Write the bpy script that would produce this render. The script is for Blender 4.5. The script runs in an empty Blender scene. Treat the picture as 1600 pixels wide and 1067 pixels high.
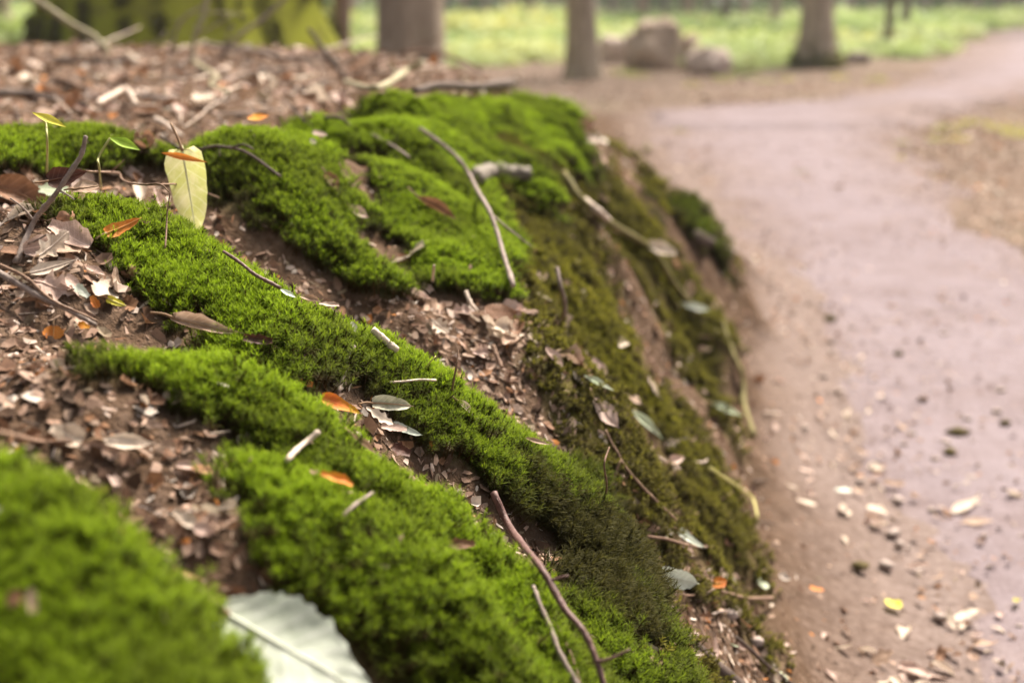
import bpy, math, random
import numpy as np
from mathutils import Vector, Matrix

random.seed(7)
rng = np.random.default_rng(7)
SC = bpy.context.scene
COL = SC.collection
R = math.radians

# ------------------------------------------------------------------ camera
CAM_H = 0.80
PITCH = R(13.6)
FPX = 2200.0            # focal length in pixels of the 1600 px wide photograph
cam_d = bpy.data.cameras.new('camera')
cam = bpy.data.objects.new('camera', cam_d)
COL.objects.link(cam)
cam.location = (0, 0, CAM_H)
cam.rotation_euler = (R(90) - PITCH, 0, 0)
cam_d.sensor_width = 36.0
cam_d.lens = FPX / 1600 * 36
cam_d.clip_start = 0.02
cam_d.clip_end = 600
cam_d.dof.use_dof = True
cam_d.dof.focus_distance = 1.05
cam_d.dof.aperture_fstop = 4.8
cam_d.dof.aperture_blades = 0
SC.camera = cam

# ------------------------------------------------------------------ sky, sun, exposure
SUN_EL, SUN_AZ = R(54), R(34)       # azimuth measured from +Y towards +X
world = bpy.data.worlds.new('World')
SC.world = world
world.use_nodes = True
wn = world.node_tree
wn.nodes.clear()
w_out = wn.nodes.new('ShaderNodeOutputWorld')
w_bg = wn.nodes.new('ShaderNodeBackground')
w_sky = wn.nodes.new('ShaderNodeTexSky')
w_sky.sky_type = 'NISHITA'
w_sky.sun_disc = False
w_sky.sun_elevation = SUN_EL
w_sky.sun_rotation = SUN_AZ
w_sky.air_density = 1.0
w_sky.dust_density = 6.0
w_sky.ozone_density = 0.6
w_bg.inputs['Strength'].default_value = 0.062
w_hs = wn.nodes.new('ShaderNodeHueSaturation')      # thin overcast: paler than clear blue
w_hs.inputs['Saturation'].default_value = 0.22
wn.links.new(w_sky.outputs[0], w_hs.inputs['Color'])
wn.links.new(w_hs.outputs[0], w_bg.inputs['Color'])
wn.links.new(w_bg.outputs[0], w_out.inputs['Surface'])

sun_d = bpy.data.lights.new('sun', 'SUN')
sun_d.energy = 5.0
sun_d.angle = R(14)
sun_d.color = (1.0, 0.89, 0.74)
sun = bpy.data.objects.new('sun', sun_d)
COL.objects.link(sun)
sdir = Vector((math.sin(SUN_AZ) * math.cos(SUN_EL), math.cos(SUN_AZ) * math.cos(SUN_EL), math.sin(SUN_EL)))
sun.rotation_euler = sdir.to_track_quat('Z', 'Y').to_euler()
sun.location = sdir * 30

SC.view_settings.view_transform = 'Standard'
SC.view_settings.look = 'None'
SC.view_settings.exposure = 1.36
SC.view_settings.gamma = 1.0
SC.render.engine = 'CYCLES'
SC.cycles.use_denoising = True
SC.cycles.max_bounces = 6
SC.cycles.diffuse_bounces = 3
SC.cycles.transparent_max_bounces = 4

# ------------------------------------------------------------------ helpers: pixels, noise
CP, SP = math.cos(PITCH), math.sin(PITCH)

def ray(u, v):
    a, b = (u - 800) / FPX, (533.5 - v) / FPX
    return np.array([a, CP + b * SP, -SP + b * CP])          # unit depth along the optical axis

def at(u, v, depth):
    return np.array([0, 0, CAM_H]) + ray(u, v) * depth

def on_level(u, v, z):
    r = ray(u, v)
    return np.array([0, 0, CAM_H]) + r * ((z - CAM_H) / r[2])

def _hash(ix, iy, seed):
    h = (ix.astype(np.int64) * 374761393 + iy.astype(np.int64) * 668265263 + seed * 1442695041) & 0x7fffffff
    h = ((h ^ (h >> 13)) * 1274126177) & 0x7fffffff
    return ((h ^ (h >> 16)) & 0xffff) / 65535.0

def vnoise(x, y, seed=0):
    ix, iy = np.floor(x), np.floor(y)
    fx, fy = x - ix, y - iy
    fx = fx * fx * (3 - 2 * fx); fy = fy * fy * (3 - 2 * fy)
    a, b = _hash(ix, iy, seed), _hash(ix + 1, iy, seed)
    c, d = _hash(ix, iy + 1, seed), _hash(ix + 1, iy + 1, seed)
    return (a + (b - a) * fx) * (1 - fy) + (c + (d - c) * fx) * fy

def fbm(x, y, f=1.0, o=4, seed=0):
    x = np.asarray(x, float) * f; y = np.asarray(y, float) * f
    t, amp, s = 0, 1.0, 0
    for k in range(o):
        t = t + amp * (vnoise(x, y, seed + k * 17) - 0.5); s += amp
        amp *= 0.5; x = x * 2.03 + 5.1; y = y * 2.03 - 3.7
    return t / s * 2.0

def sstep(a, b, x):
    t = np.clip((x - a) / (b - a), 0, 1)
    return t * t * (3 - 2 * t)

# ------------------------------------------------------------------ the shape of the land
YE = [-4, 0, 1, 1.9, 2.4, 3.2, 3.9, 4.6, 6, 9, 14, 60]
XE = [0.1, 0.25, 0.36, 0.44, 0.49, 0.62, 0.72, 0.66, 0.2, -1.0, -2.4, -6]
SX = [-400, -30, -2.5, -0.95, -0.72, -0.56, -0.43, -0.31, -0.20, -0.12, -0.06, 0.0, 0.08, 0.2, 0.4, 400]
SZ = [0.45, 0.62, 0.69, 0.675, 0.645, 0.585, 0.505, 0.405, 0.285, 0.175, 0.10, 0.055, 0.025, 0.006, 0, 0]
GYY = [-10, 5, 9, 20, 60, 400]
GYV = [1, 1.0, 0.72, 0.35, 0.05, 0]

def toe(y):
    return np.interp(y, YE, XE) + 0.05 * fbm(y, y * 0 + 3.3, 1.7, 3, 5)

def profile(x, y):
    s = (x - toe(y)) * np.interp(y, [2.0, 3.5, 5], [1, 1.35, 1.0])
    z = 0
    for ds in (-0.03, 0, 0.03):
        z = z + np.interp(s + ds, SX, SZ) / 3
    z = z * (1 - 0.30 * sstep(2.9, 3.9, y) * sstep(-1.3, -0.45, s) * sstep(6.5, 5, y))
    return z * np.interp(y, GYY, GYV)

def solve_profile(u, v, off):
    t = np.linspace(0.35, 9, 2600)
    p = np.array([0, 0, CAM_H])[None] + ray(u, v)[None] * t[:, None]
    d = p[:, 2] - (profile(p[:, 0], p[:, 1]) + off)
    k = np.argmax(d < 0)
    return p[k]

# mossy ridges that run down the bank: pixel crest line, half width, height over the gullies
RIDGES = [
    ([(-260, 620), (-60, 712), (50, 765), (130, 860), (200, 970), (280, 1095), (340, 1210)], 0.080, 0.062, 1.0),
    ([(350, 752), (430, 742), (550, 797), (670, 885), (770, 990), (845, 1095), (900, 1190)], 0.056, 0.060, 1.0),
    ([(175, 525), (300, 560), (400, 590), (500, 665), (600, 745), (700, 790), (790, 880), (870, 1000), (930, 1100)], 0.063, 0.053, 1.0),
    ([(110, 318), (240, 335), (330, 395), (440, 475), (540, 505), (640, 550), (740, 615), (830, 685), (890, 735), (950, 810), (990, 890), (1010, 980)], 0.080, 0.062, 1.0),
    ([(480, 335), (555, 375), (630, 440), (665, 480)], 0.035, 0.035, 0.9),
    ([(-60, 205), (60, 200), (230, 215)], 0.06, 0.04, 1.0),
    ([(330, 240), (400, 270), (440, 290)], 0.055, 0.04, 1.0),
    ([(400, 205), (520, 220), (620, 255), (700, 305), (755, 375), (795, 445), (840, 495), (870, 520)], 0.12, 0.08, 1.0),
    ([(540, 190), (640, 212), (705, 250), (735, 300)], 0.08, 0.055, 1.0),
    ([(630, 200), (740, 208), (820, 250), (860, 290)], 0.115, 0.075, 1.0),
    ([(640, 160), (720, 160), (800, 200), (830, 235)], 0.10, 0.075, 1.0),
    ([(780, 165), (870, 165), (930, 215), (950, 250)], 0.12, 0.095, 1.0),
    ([(810, 560), (850, 600), (890, 660), (920, 720)], 0.034, 0.036, 0.85),
    ([(960, 620), (1010, 680), (1080, 760), (1140, 820), (1200, 885), (1235, 960), (1250, 1050)], 0.024, 0.026, 0.75),
    ([(1020, 285), (1060, 310), (1090, 340)], 0.07, 0.03, 0.9),
    ([(860, 300), (960, 400), (1060, 520), (1130, 640)], 0.06, 0.035, 0.35),
    ([(840, 400), (920, 480), (1000, 590)], 0.055, 0.035, 0.35),
    ([(1080, 440), (1120, 500), (1150, 600), (1165, 690)], 0.06, 0.03, 0.30),
    ([(800, 310), (880, 380), (930, 440)], 0.05, 0.03, 0.35),
]
FLOOR = -0.042
RP = []
for pts, w, h, m in RIDGES:
    P = np.array([solve_profile(u, v, FLOOR + h + 0.016 * m) for u, v in pts])
    RP.append((P[:, :2], w * (0.90 if m > 0.5 else 1.0), h, m))

# hollows where bare soil shows: pixel, radius, depth
HOLLOWS = [(400, 375, 0.075, 0.035), (500, 430, 0.06, 0.02), (330, 350, 0.05, 0.03), (260, 250, 0.05, 0.02),
           (720, 540, 0.05, 0.012), (440, 250, 0.03, 0.02), (790, 320, 0.04, 0.02), (960, 290, 0.08, 0.05), (1000, 250, 0.07, 0.04),
           (330, 900, 0.04, 0.012), (150, 640, 0.07, 0.012), (900, 330, 0.05, 0.03)]
HP = [(solve_profile(u, v, 0), r, d) for u, v, r, d in HOLLOWS]
# bare or littered spots inside the moss: pixel, radius
BARE = [(590, 650, 0.025), (325, 508, 0.012), (560, 330, 0.03), (520, 285, 0.05), (690, 330, 0.03), (530, 750, 0.018), (400, 965, 0.03),
        (20, 300, .05), (60, 345, .045), (40, 400, .045), (100, 420, .04), (150, 455, .025), (70, 460, .04), (100, 290, .03), (640, 475, 0.025), (640, 190, 0.05), (790, 275, 0.06), (830, 275, .04), (925, 905, 0.022), (290, 690, .03), (370, 695, .014), (250, 770, .03), (300, 850, .03), (1045, 1000, .03), (1080, 1050, .04), (1010, 1060, .02), (1130, 845, .012), (1190, 915, .012), (1215, 985, .015), (1090, 790, .012), (885, 535, .03), (920, 565, .03), (945, 615, .03), (958, 675, .028), (975, 735, .025), (690, 490, .035), (745, 520, .035), (790, 545, .02)]
BP = [(solve_profile(u, v, 0.0), r) for u, v, r in BARE]
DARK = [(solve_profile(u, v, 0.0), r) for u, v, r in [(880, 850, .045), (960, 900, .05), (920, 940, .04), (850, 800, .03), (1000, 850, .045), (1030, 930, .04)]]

def seg_dist(x, y, P):
    best = np.full(np.shape(x), 1e9); tt = np.zeros(np.shape(x))
    n = len(P) - 1
    for i in range(n):
        a, b = P[i], P[i + 1]
        d = b - a; L = d @ d + 1e-12
        t = np.clip(((x - a[0]) * d[0] + (y - a[1]) * d[1]) / L, 0, 1)
        q = np.hypot(x - a[0] - t * d[0], y - a[1] - t * d[1])
        k = q < best
        best = np.where(k, q, best); tt = np.where(k, (i + t) / n, tt)
    return best, tt

def land(x, y):
    """height, moss cover 0..1, olive cover 0..1"""
    x = np.asarray(x, float); y = np.asarray(y, float)
    b = profile(x, y)
    near = sstep(0.02, 0.16, b)
    wob = 0.02 * fbm(x, y, 9, 3, 11)
    up = np.zeros(x.shape); moss = np.zeros(x.shape); oli = np.zeros(x.shape)
    for P, w, h, m in RP:
        d, t = seg_dist(x, y, P)
        d = np.maximum(0, d + wob * (w / 0.06))
        g = np.exp(-(d / w) ** 2 * 0.9)
        up = np.maximum(up, g * h)
        if m > 0.5:
            moss = np.maximum(moss, g)
        else:
            oli = np.maximum(oli, g)
    z = b + (FLOOR + up) * near
    for p, r, dp in HP:
        g = np.exp(-((x - p[0]) ** 2 + (y - p[1]) ** 2) / r ** 2)
        z = z - dp * g * near
        moss = moss * (1 - 0.75 * g); oli = oli * (1 - g) - 0.5 * g
    for p, r in BP:
        moss = moss * (1 - 0.95 * np.exp(-((x - p[0]) ** 2 + (y - p[1]) ** 2) / r ** 2))
    z = z + near * (0.012 * fbm(x, y, 14, 4, 3) + 0.004 * fbm(x, y, 60, 3, 9)) + (1 - near) * 0.006 * fbm(x, y, 5, 4, 21)
    z = z + near * sstep(1.3, 2.2, y) * sstep(-0.62, -0.4, x - toe(y)) * (0.06 * fbm(x, y, 6, 5, 33) + 0.03 * (np.abs(fbm(x, y, 11, 3, 35)) - 0.25))
    sl = x - toe(y)
    face = sstep(-0.43, -0.33, sl + 0.05 * fbm(x, y, 8, 3, 55)) * sstep(1.12, 1.3, y) * sstep(3.2, 2.6, y)
    oli = np.maximum(oli, 0.9 * face * moss); moss = moss * (1 - 0.9 * face)
    mk = sstep(0.36, 0.60, moss + (0.22 + 0.22 * sstep(-0.42, -0.25, x - toe(y))) * fbm(x, y, 16, 4, 40)) * near
    ok = sstep(0.05, 0.45, oli * 0.62 + 0.75 * fbm(x, y, 8, 4, 47) + 0.04) * near * np.maximum(sstep(1.25, 1.7, y), 0.8 * sstep(-0.42, -0.3, x - toe(y))) * sstep(0.13, 0.22, b) * sstep(-0.75, -0.45, x - toe(y)) * sstep(5.2, 4.6, y)
    return z, mk, ok * (1 - mk)

def graded(a, b, knots):
    """coordinates from a to b with local spacing interpolated from knots (pos, step)"""
    px, ps = zip(*knots)
    out = [a]
    while out[-1] < b:
        out.append(out[-1] + float(np.interp(out[-1], px, ps)))
    return np.array(out)

GX = graded(-7.5, 1.7, [(-7.5, .12), (-2.5, .05), (-0.8, .012), (-0.5, .006), (0.55, .006), (0.9, .015), (1.7, .06)])
GY = graded(-0.6, 10.5, [(-0.6, .05), (0.3, .012), (0.5, .006), (1.4, .007), (2.2, .014), (4.6, .03), (10.5, .14)])
gx, gy = np.meshgrid(GX, GY)
gz, gm, go = land(gx, gy)

def bil(A, x, y):
    i = np.clip(np.searchsorted(GX, x) - 1, 0, len(GX) - 2); j = np.clip(np.searchsorted(GY, y) - 1, 0, len(GY) - 2)
    fx = np.clip((x - GX[i]) / (GX[i + 1] - GX[i]), 0, 1); fy = np.clip((y - GY[j]) / (GY[j + 1] - GY[j]), 0, 1)
    return (A[j, i] * (1 - fx) + A[j, i + 1] * fx) * (1 - fy) + (A[j + 1, i] * (1 - fx) + A[j + 1, i + 1] * fx) * fy

MOSS_T = 0.015
def inside(x, y):
    return (x > GX[0]) & (x < GX[-1]) & (y > GY[0]) & (y < GY[-1])
def ground(x, y, cover=True):
    x = np.asarray(x, float); y = np.asarray(y, float)
    z = np.where(inside(x, y), bil(gz, x, y), profile(x, y))
    if cover:
        z = z + np.where(inside(x, y), bil(gm, x, y) * MOSS_T + bil(go, x, y) * 0.006, 0)
    return z
def normal(x, y, e=0.012, cover=True):
    zx = (ground(x + e, y, cover) - ground(x - e, y, cover)) / (2 * e)
    zy = (ground(x, y + e, cover) - ground(x, y - e, cover)) / (2 * e)
    n = np.stack([-zx, -zy, np.ones_like(zx)], -1)
    return n / np.linalg.norm(n, axis=-1, keepdims=True)
def hit(u, v, lift=0.0, cover=True):
    t = np.concatenate([np.linspace(0.3, 3, 1600), np.linspace(3.002, 60, 3000)])
    p = np.array([0, 0, CAM_H])[None] + ray(u, v)[None] * t[:, None]
    d = p[:, 2] - ground(p[:, 0], p[:, 1], cover) - lift
    k = int(np.argmax(d < 0)) if (d < 0).any() else len(t) - 1
    q = p[k].copy()
    n = normal(np.array([q[0]]), np.array([q[1]]), 0.012, cover)[0]
    return q, n

# ------------------------------------------------------------------ helpers: materials, meshes, tags
def lin(r, g, b):
    return tuple((c / 255 / 12.92) if c / 255 <= 0.04045 else ((c / 255 + 0.055) / 1.055) ** 2.4 for c in (r, g, b)) + (1,)

MATS = {}
def new_mat(name, rough=0.8, spec=0.25):
    m = bpy.data.materials.new(name); m.use_nodes = True
    nt = m.node_tree; nt.nodes.clear()
    o = nt.nodes.new('ShaderNodeOutputMaterial'); b = nt.nodes.new('ShaderNodeBsdfPrincipled')
    b.inputs['Roughness'].default_value = rough
    b.inputs['Specular IOR Level'].default_value = spec
    nt.links.new(b.outputs[0], o.inputs['Surface'])
    return m, nt, b, o
def node(nt, typ, **kw):
    n = nt.nodes.new(typ)
    for k, v in kw.items(): setattr(n, k, v)
    return n
def ramp(nt, fac, stops):
    r = nt.nodes.new('ShaderNodeValToRGB')
    e = r.color_ramp.elements
    while len(e) < len(stops): e.new(0.5)
    for i, (p, c) in enumerate(stops):
        e[i].position = p; e[i].color = c if len(c) == 4 else tuple(c) + (1,)
    nt.links.new(fac, r.inputs[0]); return r
def noise(nt, scale, detail=4, rough=0.6, coord=None):
    n = nt.nodes.new('ShaderNodeTexNoise')
    n.inputs['Scale'].default_value = scale; n.inputs['Detail'].default_value = detail; n.inputs['Roughness'].default_value = rough
    if coord is not None: nt.links.new(coord, n.inputs['Vector'])
    return n
def mix(nt, fac, a, b, mode='MIX'):
    n = nt.nodes.new('ShaderNodeMix'); n.data_type = 'RGBA'; n.blend_type = mode
    for s, val in ((n.inputs['Factor'], fac), (n.inputs['A'], a), (n.inputs['B'], b)):
        if hasattr(val, 'is_output'): nt.links.new(val, s)
        else: s.default_value = val
    return n.outputs['Result']
def bump(nt, b, h, strength=0.5, dist=0.01):
    n = nt.nodes.new('ShaderNodeBump'); n.inputs['Strength'].default_value = strength; n.inputs['Distance'].default_value = dist
    nt.links.new(h, n.inputs['Height']); nt.links.new(n.outputs[0], b.inputs['Normal'])
def objco(nt): return nt.nodes.new('ShaderNodeTexCoord').outputs['Object']
def translucent(nt, b, o, col, amt):
    t = nt.nodes.new('ShaderNodeBsdfTranslucent'); nt.links.new(col, t.inputs['Color'])
    m = nt.nodes.new('ShaderNodeMixShader'); m.inputs[0].default_value = amt
    nt.links.new(b.outputs[0], m.inputs[1]); nt.links.new(t.outputs[0], m.inputs[2]); nt.links.new(m.outputs[0], o.inputs['Surface'])

def mesh_np(name, V, F, mats=(), attrs=None, smooth=True, uv=None):
    """F: int array (n,3) or (n,4), or a list of such arrays"""
    me = bpy.data.meshes.new(name)
    V = np.asarray(V, np.float32)
    Fs = F if isinstance(F, list) else [F]
    Fs = [np.asarray(f, np.int32) for f in Fs if len(f)]
    loops = np.concatenate([f.ravel() for f in Fs]) if Fs else np.zeros(0, np.int32)
    tot = np.concatenate([np.full(len(f), f.shape[1], np.int32) for f in Fs]) if Fs else np.zeros(0, np.int32)
    me.vertices.add(len(V)); me.vertices.foreach_set('co', V.ravel())
    if len(loops):
        me.loops.add(len(loops)); me.loops.foreach_set('vertex_index', loops)
        st = np.concatenate([[0], np.cumsum(tot)[:-1]]).astype(np.int32)
        me.polygons.add(len(tot)); me.polygons.foreach_set('loop_start', st)
        me.polygons.foreach_set('use_smooth', np.full(len(tot), smooth))
    for m in mats: me.materials.append(m)
    for k, val in (attrs or {}).items():
        val = np.asarray(val, np.float32)
        typ = 'FLOAT' if val.ndim == 1 else ('FLOAT_VECTOR' if val.shape[1] == 3 else 'FLOAT_COLOR')
        a = me.attributes.new(k, typ, 'POINT')
        a.data.foreach_set({'FLOAT': 'value', 'FLOAT_VECTOR': 'vector', 'FLOAT_COLOR': 'color'}[typ], val.ravel())
    me.update(calc_edges=True); me.validate()
    return me
def put(name, me, parent=None, loc=None, rot=None):
    o = bpy.data.objects.new(name, me); COL.objects.link(o)
    if parent is not None: o.parent = parent
    if loc is not None: o.location = loc
    if rot is not None: o.rotation_euler = rot
    return o
def tag(o, label=None, cat=None, group=None, kind=None):
    if label: o['label'] = label
    if cat: o['category'] = cat
    if group: o['group'] = group
    if kind: o['kind'] = kind
    return o

def grid_faces(nr, nc, wrap=False):
    i, j = np.meshgrid(np.arange(nr - 1), np.arange(nc if wrap else nc - 1), indexing='ij')
    a = i * nc + j; b = i * nc + (j + 1) % nc
    return np.stack([a, b, b + nc, a + nc], -1).reshape(-1, 4)

def smooth_path(P, n):
    P = np.asarray(P, float)
    if len(P) == 2:
        t = np.linspace(0, 1, n)[:, None]; return P[0] * (1 - t) + P[1] * t
    Q = np.vstack([2 * P[0] - P[1], P, 2 * P[-1] - P[-2]])
    out = []
    for s in np.linspace(0, len(P) - 1 - 1e-6, n):
        i = int(s); t = s - i
        p0, p1, p2, p3 = Q[i:i + 4]
        out.append(0.5 * ((2 * p1) + (-p0 + p2) * t + (2 * p0 - 5 * p1 + 4 * p2 - p3) * t * t + (-p0 + 3 * p1 - 3 * p2 + p3) * t ** 3))
    return np.array(out)

def tube(P, rad, sides=8, bumpy=0.0, seed=0, caps=True):
    P = np.asarray(P, float); n = len(P); rad = np.broadcast_to(rad, (n,))
    T = np.gradient(P, axis=0); T /= np.linalg.norm(T, axis=1, keepdims=True) + 1e-12
    ref = np.array([0.3, 0.2, 0.93]) if abs(T[0][2]) < 0.8 else np.array([1.0, 0.1, 0])
    V = []
    g = np.random.default_rng(seed)
    for k in range(n):
        a = ref - T[k] * (ref @ T[k]); a /= np.linalg.norm(a); ref = a
        b = np.cross(T[k], a)
        for s in range(sides):
            th = 2 * math.pi * s / sides
            rr = rad[k] * (1 + bumpy * (g.random() - 0.5) * 2)
            V.append(P[k] + rr * (math.cos(th) * a + math.sin(th) * b))
    F = grid_faces(n, sides, True)
    Fs = [F]
    if caps:
        V.append(P[0] - T[0] * rad[0] * 0.2); V.append(P[-1] + T[-1] * rad[-1] * 0.4)
        s = np.arange(sides)
        Fs.append(np.stack([np.full(sides, len(V) - 2), (s + 1) % sides, s], -1))
        o = (n - 1) * sides
        Fs.append(np.stack([np.full(sides, len(V) - 1), o + s, o + (s + 1) % sides], -1))
    return np.array(V), Fs

def euler_from(dirs, spin):
    """XYZ eulers taking local Z to dirs after a spin about Z"""
    d = dirs / np.linalg.norm(dirs, axis=1, keepdims=True)
    th = np.arccos(np.clip(d[:, 2], -1, 1)); al = np.arctan2(d[:, 1], d[:, 0])
    ca, sa, ct, st, cp, sp = np.cos(al), np.sin(al), np.cos(th), np.sin(th), np.cos(spin - al), np.sin(spin - al)
    r00 = ca * ct * cp - sa * sp; r10 = sa * ct * cp + ca * sp; r20 = -st * cp
    r21 = st * sp; r22 = ct
    return np.stack([np.arctan2(r21, r22), np.arcsin(np.clip(-r20, -1, 1)), np.arctan2(r10, r00)], -1)

def scatter(name, pts, rots, scl, tint, protos, parent=None):
    """one object: a cloud of points, each carrying one of the prototype shapes"""
    me = mesh_np(name, pts, np.zeros((0, 3), int), attrs={'rot': rots, 'scl': scl, 'tint': tint})
    o = put(name, me, parent)
    ng = bpy.data.node_groups.new(name + '_spread', 'GeometryNodeTree')
    ng.interface.new_socket('Geometry', in_out='INPUT', socket_type='NodeSocketGeometry')
    ng.interface.new_socket('Geometry', in_out='OUTPUT', socket_type='NodeSocketGeometry')
    gi = ng.nodes.new('NodeGroupInput'); goo = ng.nodes.new('NodeGroupOutput')
    iop = ng.nodes.new('GeometryNodeInstanceOnPoints'); jn = ng.nodes.new('GeometryNodeJoinGeometry')
    for p in protos:
        oi = ng.nodes.new('GeometryNodeObjectInfo'); oi.inputs['Object'].default_value = p
        oi.inputs['As Instance'].default_value = True
        ng.links.new(oi.outputs['Geometry'], jn.inputs[0])
    ar = ng.nodes.new('GeometryNodeInputNamedAttribute'); ar.data_type = 'FLOAT_VECTOR'; ar.inputs['Name'].default_value = 'rot'
    asx = ng.nodes.new('GeometryNodeInputNamedAttribute'); asx.data_type = 'FLOAT'; asx.inputs['Name'].default_value = 'scl'
    er = ng.nodes.new('FunctionNodeEulerToRotation')
    ng.links.new(gi.outputs[0], iop.inputs['Points']); ng.links.new(jn.outputs[0], iop.inputs['Instance'])
    iop.inputs['Pick Instance'].default_value = True
    ng.links.new(ar.outputs['Attribute'], er.inputs[0]); ng.links.new(er.outputs[0], iop.inputs['Rotation'])
    ng.links.new(asx.outputs['Attribute'], iop.inputs['Scale']); ng.links.new(iop.outputs[0], goo.inputs[0])
    m = o.modifiers.new('spread', 'NODES'); m.node_group = ng
    return o

# ------------------------------------------------------------------ materials of the land
m_bank, nt, b, o_ = new_mat('bank_soil', 1.0, 0.0)
co = objco(nt)
n1, n2, n3 = noise(nt, 9, 6, 0.7, co), noise(nt, 70, 5, 0.7, co), noise(nt, 260, 3, 0.6, co)
c = ramp(nt, n1.outputs[0], [(0.3, (0.055, 0.032, 0.018)), (0.5, (0.105, 0.066, 0.042)), (0.72, (0.19, 0.128, 0.092))]).outputs[0]
c2 = ramp(nt, n2.outputs[0], [(0.35, (0.05, 0.03, 0.02)), (0.6, (0.14, 0.098, 0.075)), (0.75, (0.27, 0.2, 0.165))]).outputs[0]
c = mix(nt, 0.55, c, c2)
am = node(nt, 'ShaderNodeAttribute', attribute_name='moss'); ao = node(nt, 'ShaderNodeAttribute', attribute_name='olive')
c = mix(nt, ao.outputs['Fac'], c, ramp(nt, n2.outputs[0], [(0.3, (0.035, 0.035, 0.008)), (0.7, (0.13, 0.12, 0.03))]).outputs[0])
asd = node(nt, 'ShaderNodeAttribute', attribute_name='sand')
c = mix(nt, asd.outputs['Fac'], c, ramp(nt, n2.outputs[0], [(0.3, (0.14, 0.104, 0.094)), (0.7, (0.28, 0.225, 0.212))]).outputs[0])
c = mix(nt, am.outputs['Fac'], c, ramp(nt, n2.outputs[0], [(0.3, (0.03, 0.028, 0.008)), (0.7, (0.06, 0.07, 0.015))]).outputs[0])
nt.links.new(c, b.inputs['Base Color'])
hs = nt.nodes.new('ShaderNodeMath'); hs.operation = 'ADD'; nt.links.new(n2.outputs[0], hs.inputs[0]); nt.links.new(n3.outputs[0], hs.inputs[1])
bump(nt, b, hs.outputs[0], 0.8, 0.006)

m_floor, nt, b, o_ = new_mat('forest_floor_soil', 0.95, 0.1)
co = objco(nt)
n1, n2 = noise(nt, 0.7, 5, 0.65, co), noise(nt, 14, 5, 0.7, co)
c = ramp(nt, n1.outputs[0], [(0.35, (0.085, 0.056, 0.04)), (0.55, (0.125, 0.09, 0.065)), (0.7, (0.10, 0.10, 0.035))]).outputs[0]
c = mix(nt, 0.5, c, ramp(nt, n2.outputs[0], [(0.35, (0.06, 0.036, 0.028)), (0.65, (0.26, 0.19, 0.16))]).outputs[0])
nt.links.new(c, b.inputs['Base Color']); bump(nt, b, n2.outputs[0], 0.6, 0.02)

m_path, nt, b, o_ = new_mat('path_sand', 1.0, 0.0)
co = objco(nt)
n1, n2, n3, n4 = noise(nt, 1.3, 4, 0.6, co), noise(nt, 9, 5, 0.7, co), noise(nt, 140, 4, 0.7, co), noise(nt, 34, 2, 0.5, co)
c = ramp(nt, n1.outputs[0], [(0.3, (0.190, 0.149, 0.160)), (0.55, (0.256, 0.209, 0.228)), (0.75, (0.290, 0.250, 0.279))]).outputs[0]
c = mix(nt, 0.55, c, ramp(nt, n2.outputs[0], [(0.3, (0.144, 0.108, 0.107)), (0.5, (0.238, 0.195, 0.211)), (0.75, (0.301, 0.258, 0.284))]).outputs[0])
c = mix(nt, ramp(nt, n4.outputs[0], [(0.66, (0, 0, 0)), (0.74, (0.539, 0.542, 0.565))]).outputs[0], c, (0.075, 0.05, 0.043, 1))
n5 = noise(nt, 2.6, 6, 0.75, co)
c = mix(nt, ramp(nt, n5.outputs[0], [(0.47, (0, 0, 0)), (0.68, (0.6, 0.6, 0.6))]).outputs[0], c, (0.145, 0.10, 0.088, 1))
c = mix(nt, 0.25, c, ramp(nt, n3.outputs[0], [(0.3, (0.092, 0.065, 0.069)), (0.7, (0.360, 0.324, 0.353))]).outputs[0])
ae = node(nt, 'ShaderNodeAttribute', attribute_name='edge')
c = mix(nt, ae.outputs['Fac'], c, ramp(nt, n2.outputs[0], [(0.3, (0.119, 0.084, 0.073)), (0.7, (0.271, 0.213, 0.200))]).outputs[0])
nt.links.new(c, b.inputs['Base Color'])
hs = nt.nodes.new('ShaderNodeMath'); hs.operation = 'ADD'; nt.links.new(n2.outputs[0], hs.inputs[0]); nt.links.new(n3.outputs[0], hs.inputs[1])
bump(nt, b, hs.outputs[0], 0.7, 0.012)

# path: outline read off the photograph's ground plane
near_left = [on_level(u, v, 0)[:2] for u, v in [(1500, 1067), (1390, 900), (1310, 760), (1240, 600), (1185, 470), (1130, 350), (1075, 260), (1030, 205), (1010, 182)]]
far_up = [on_level(u, v, 0)[:2] for u, v in [(1100, 168), (1250, 166), (1400, 146), (1480, 125), (1535, 95), (1560, 68), (1590, 50)]]
beyond = [np.array([19., 48.]), np.array([40., 75.]), np.array([43., 71.])]
far_low = [on_level(u, v, 0)[:2] for u, v in [(1900, 60), (1750, 100), (1640, 140), (1500, 168), (1410, 185), (1400, 215), (1450, 265), (1530, 340), (1650, 420)]]
close = [np.array([2.35, 3.2]), np.array([2.2, 1.0]), np.array([2.0, -2.5]), np.array([0.45, -2.5]), np.array([0.5, 0.0]), np.array([0.56, 0.8])]
POLY = np.array(near_left + far_up + beyond + far_low + close)

def poly_sd(x, y, P):
    ins = np.zeros(x.shape, bool); d = np.full(x.shape, 1e9)
    for i in range(len(P)):
        a, b2 = P[i], P[(i + 1) % len(P)]
        e = b2 - a; L = e @ e
        t = np.clip(((x - a[0]) * e[0] + (y - a[1]) * e[1]) / L, 0, 1)
        d = np.minimum(d, np.hypot(x - a[0] - t * e[0], y - a[1] - t * e[1]))
        c1 = (a[1] > y) != (b2[1] > y)
        xi = (b2[0] - a[0]) * (y - a[1]) / (b2[1] - a[1] + 1e-12) + a[0]
        ins ^= c1 & (x < xi)
    return np.where(ins, d, -d)

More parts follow.
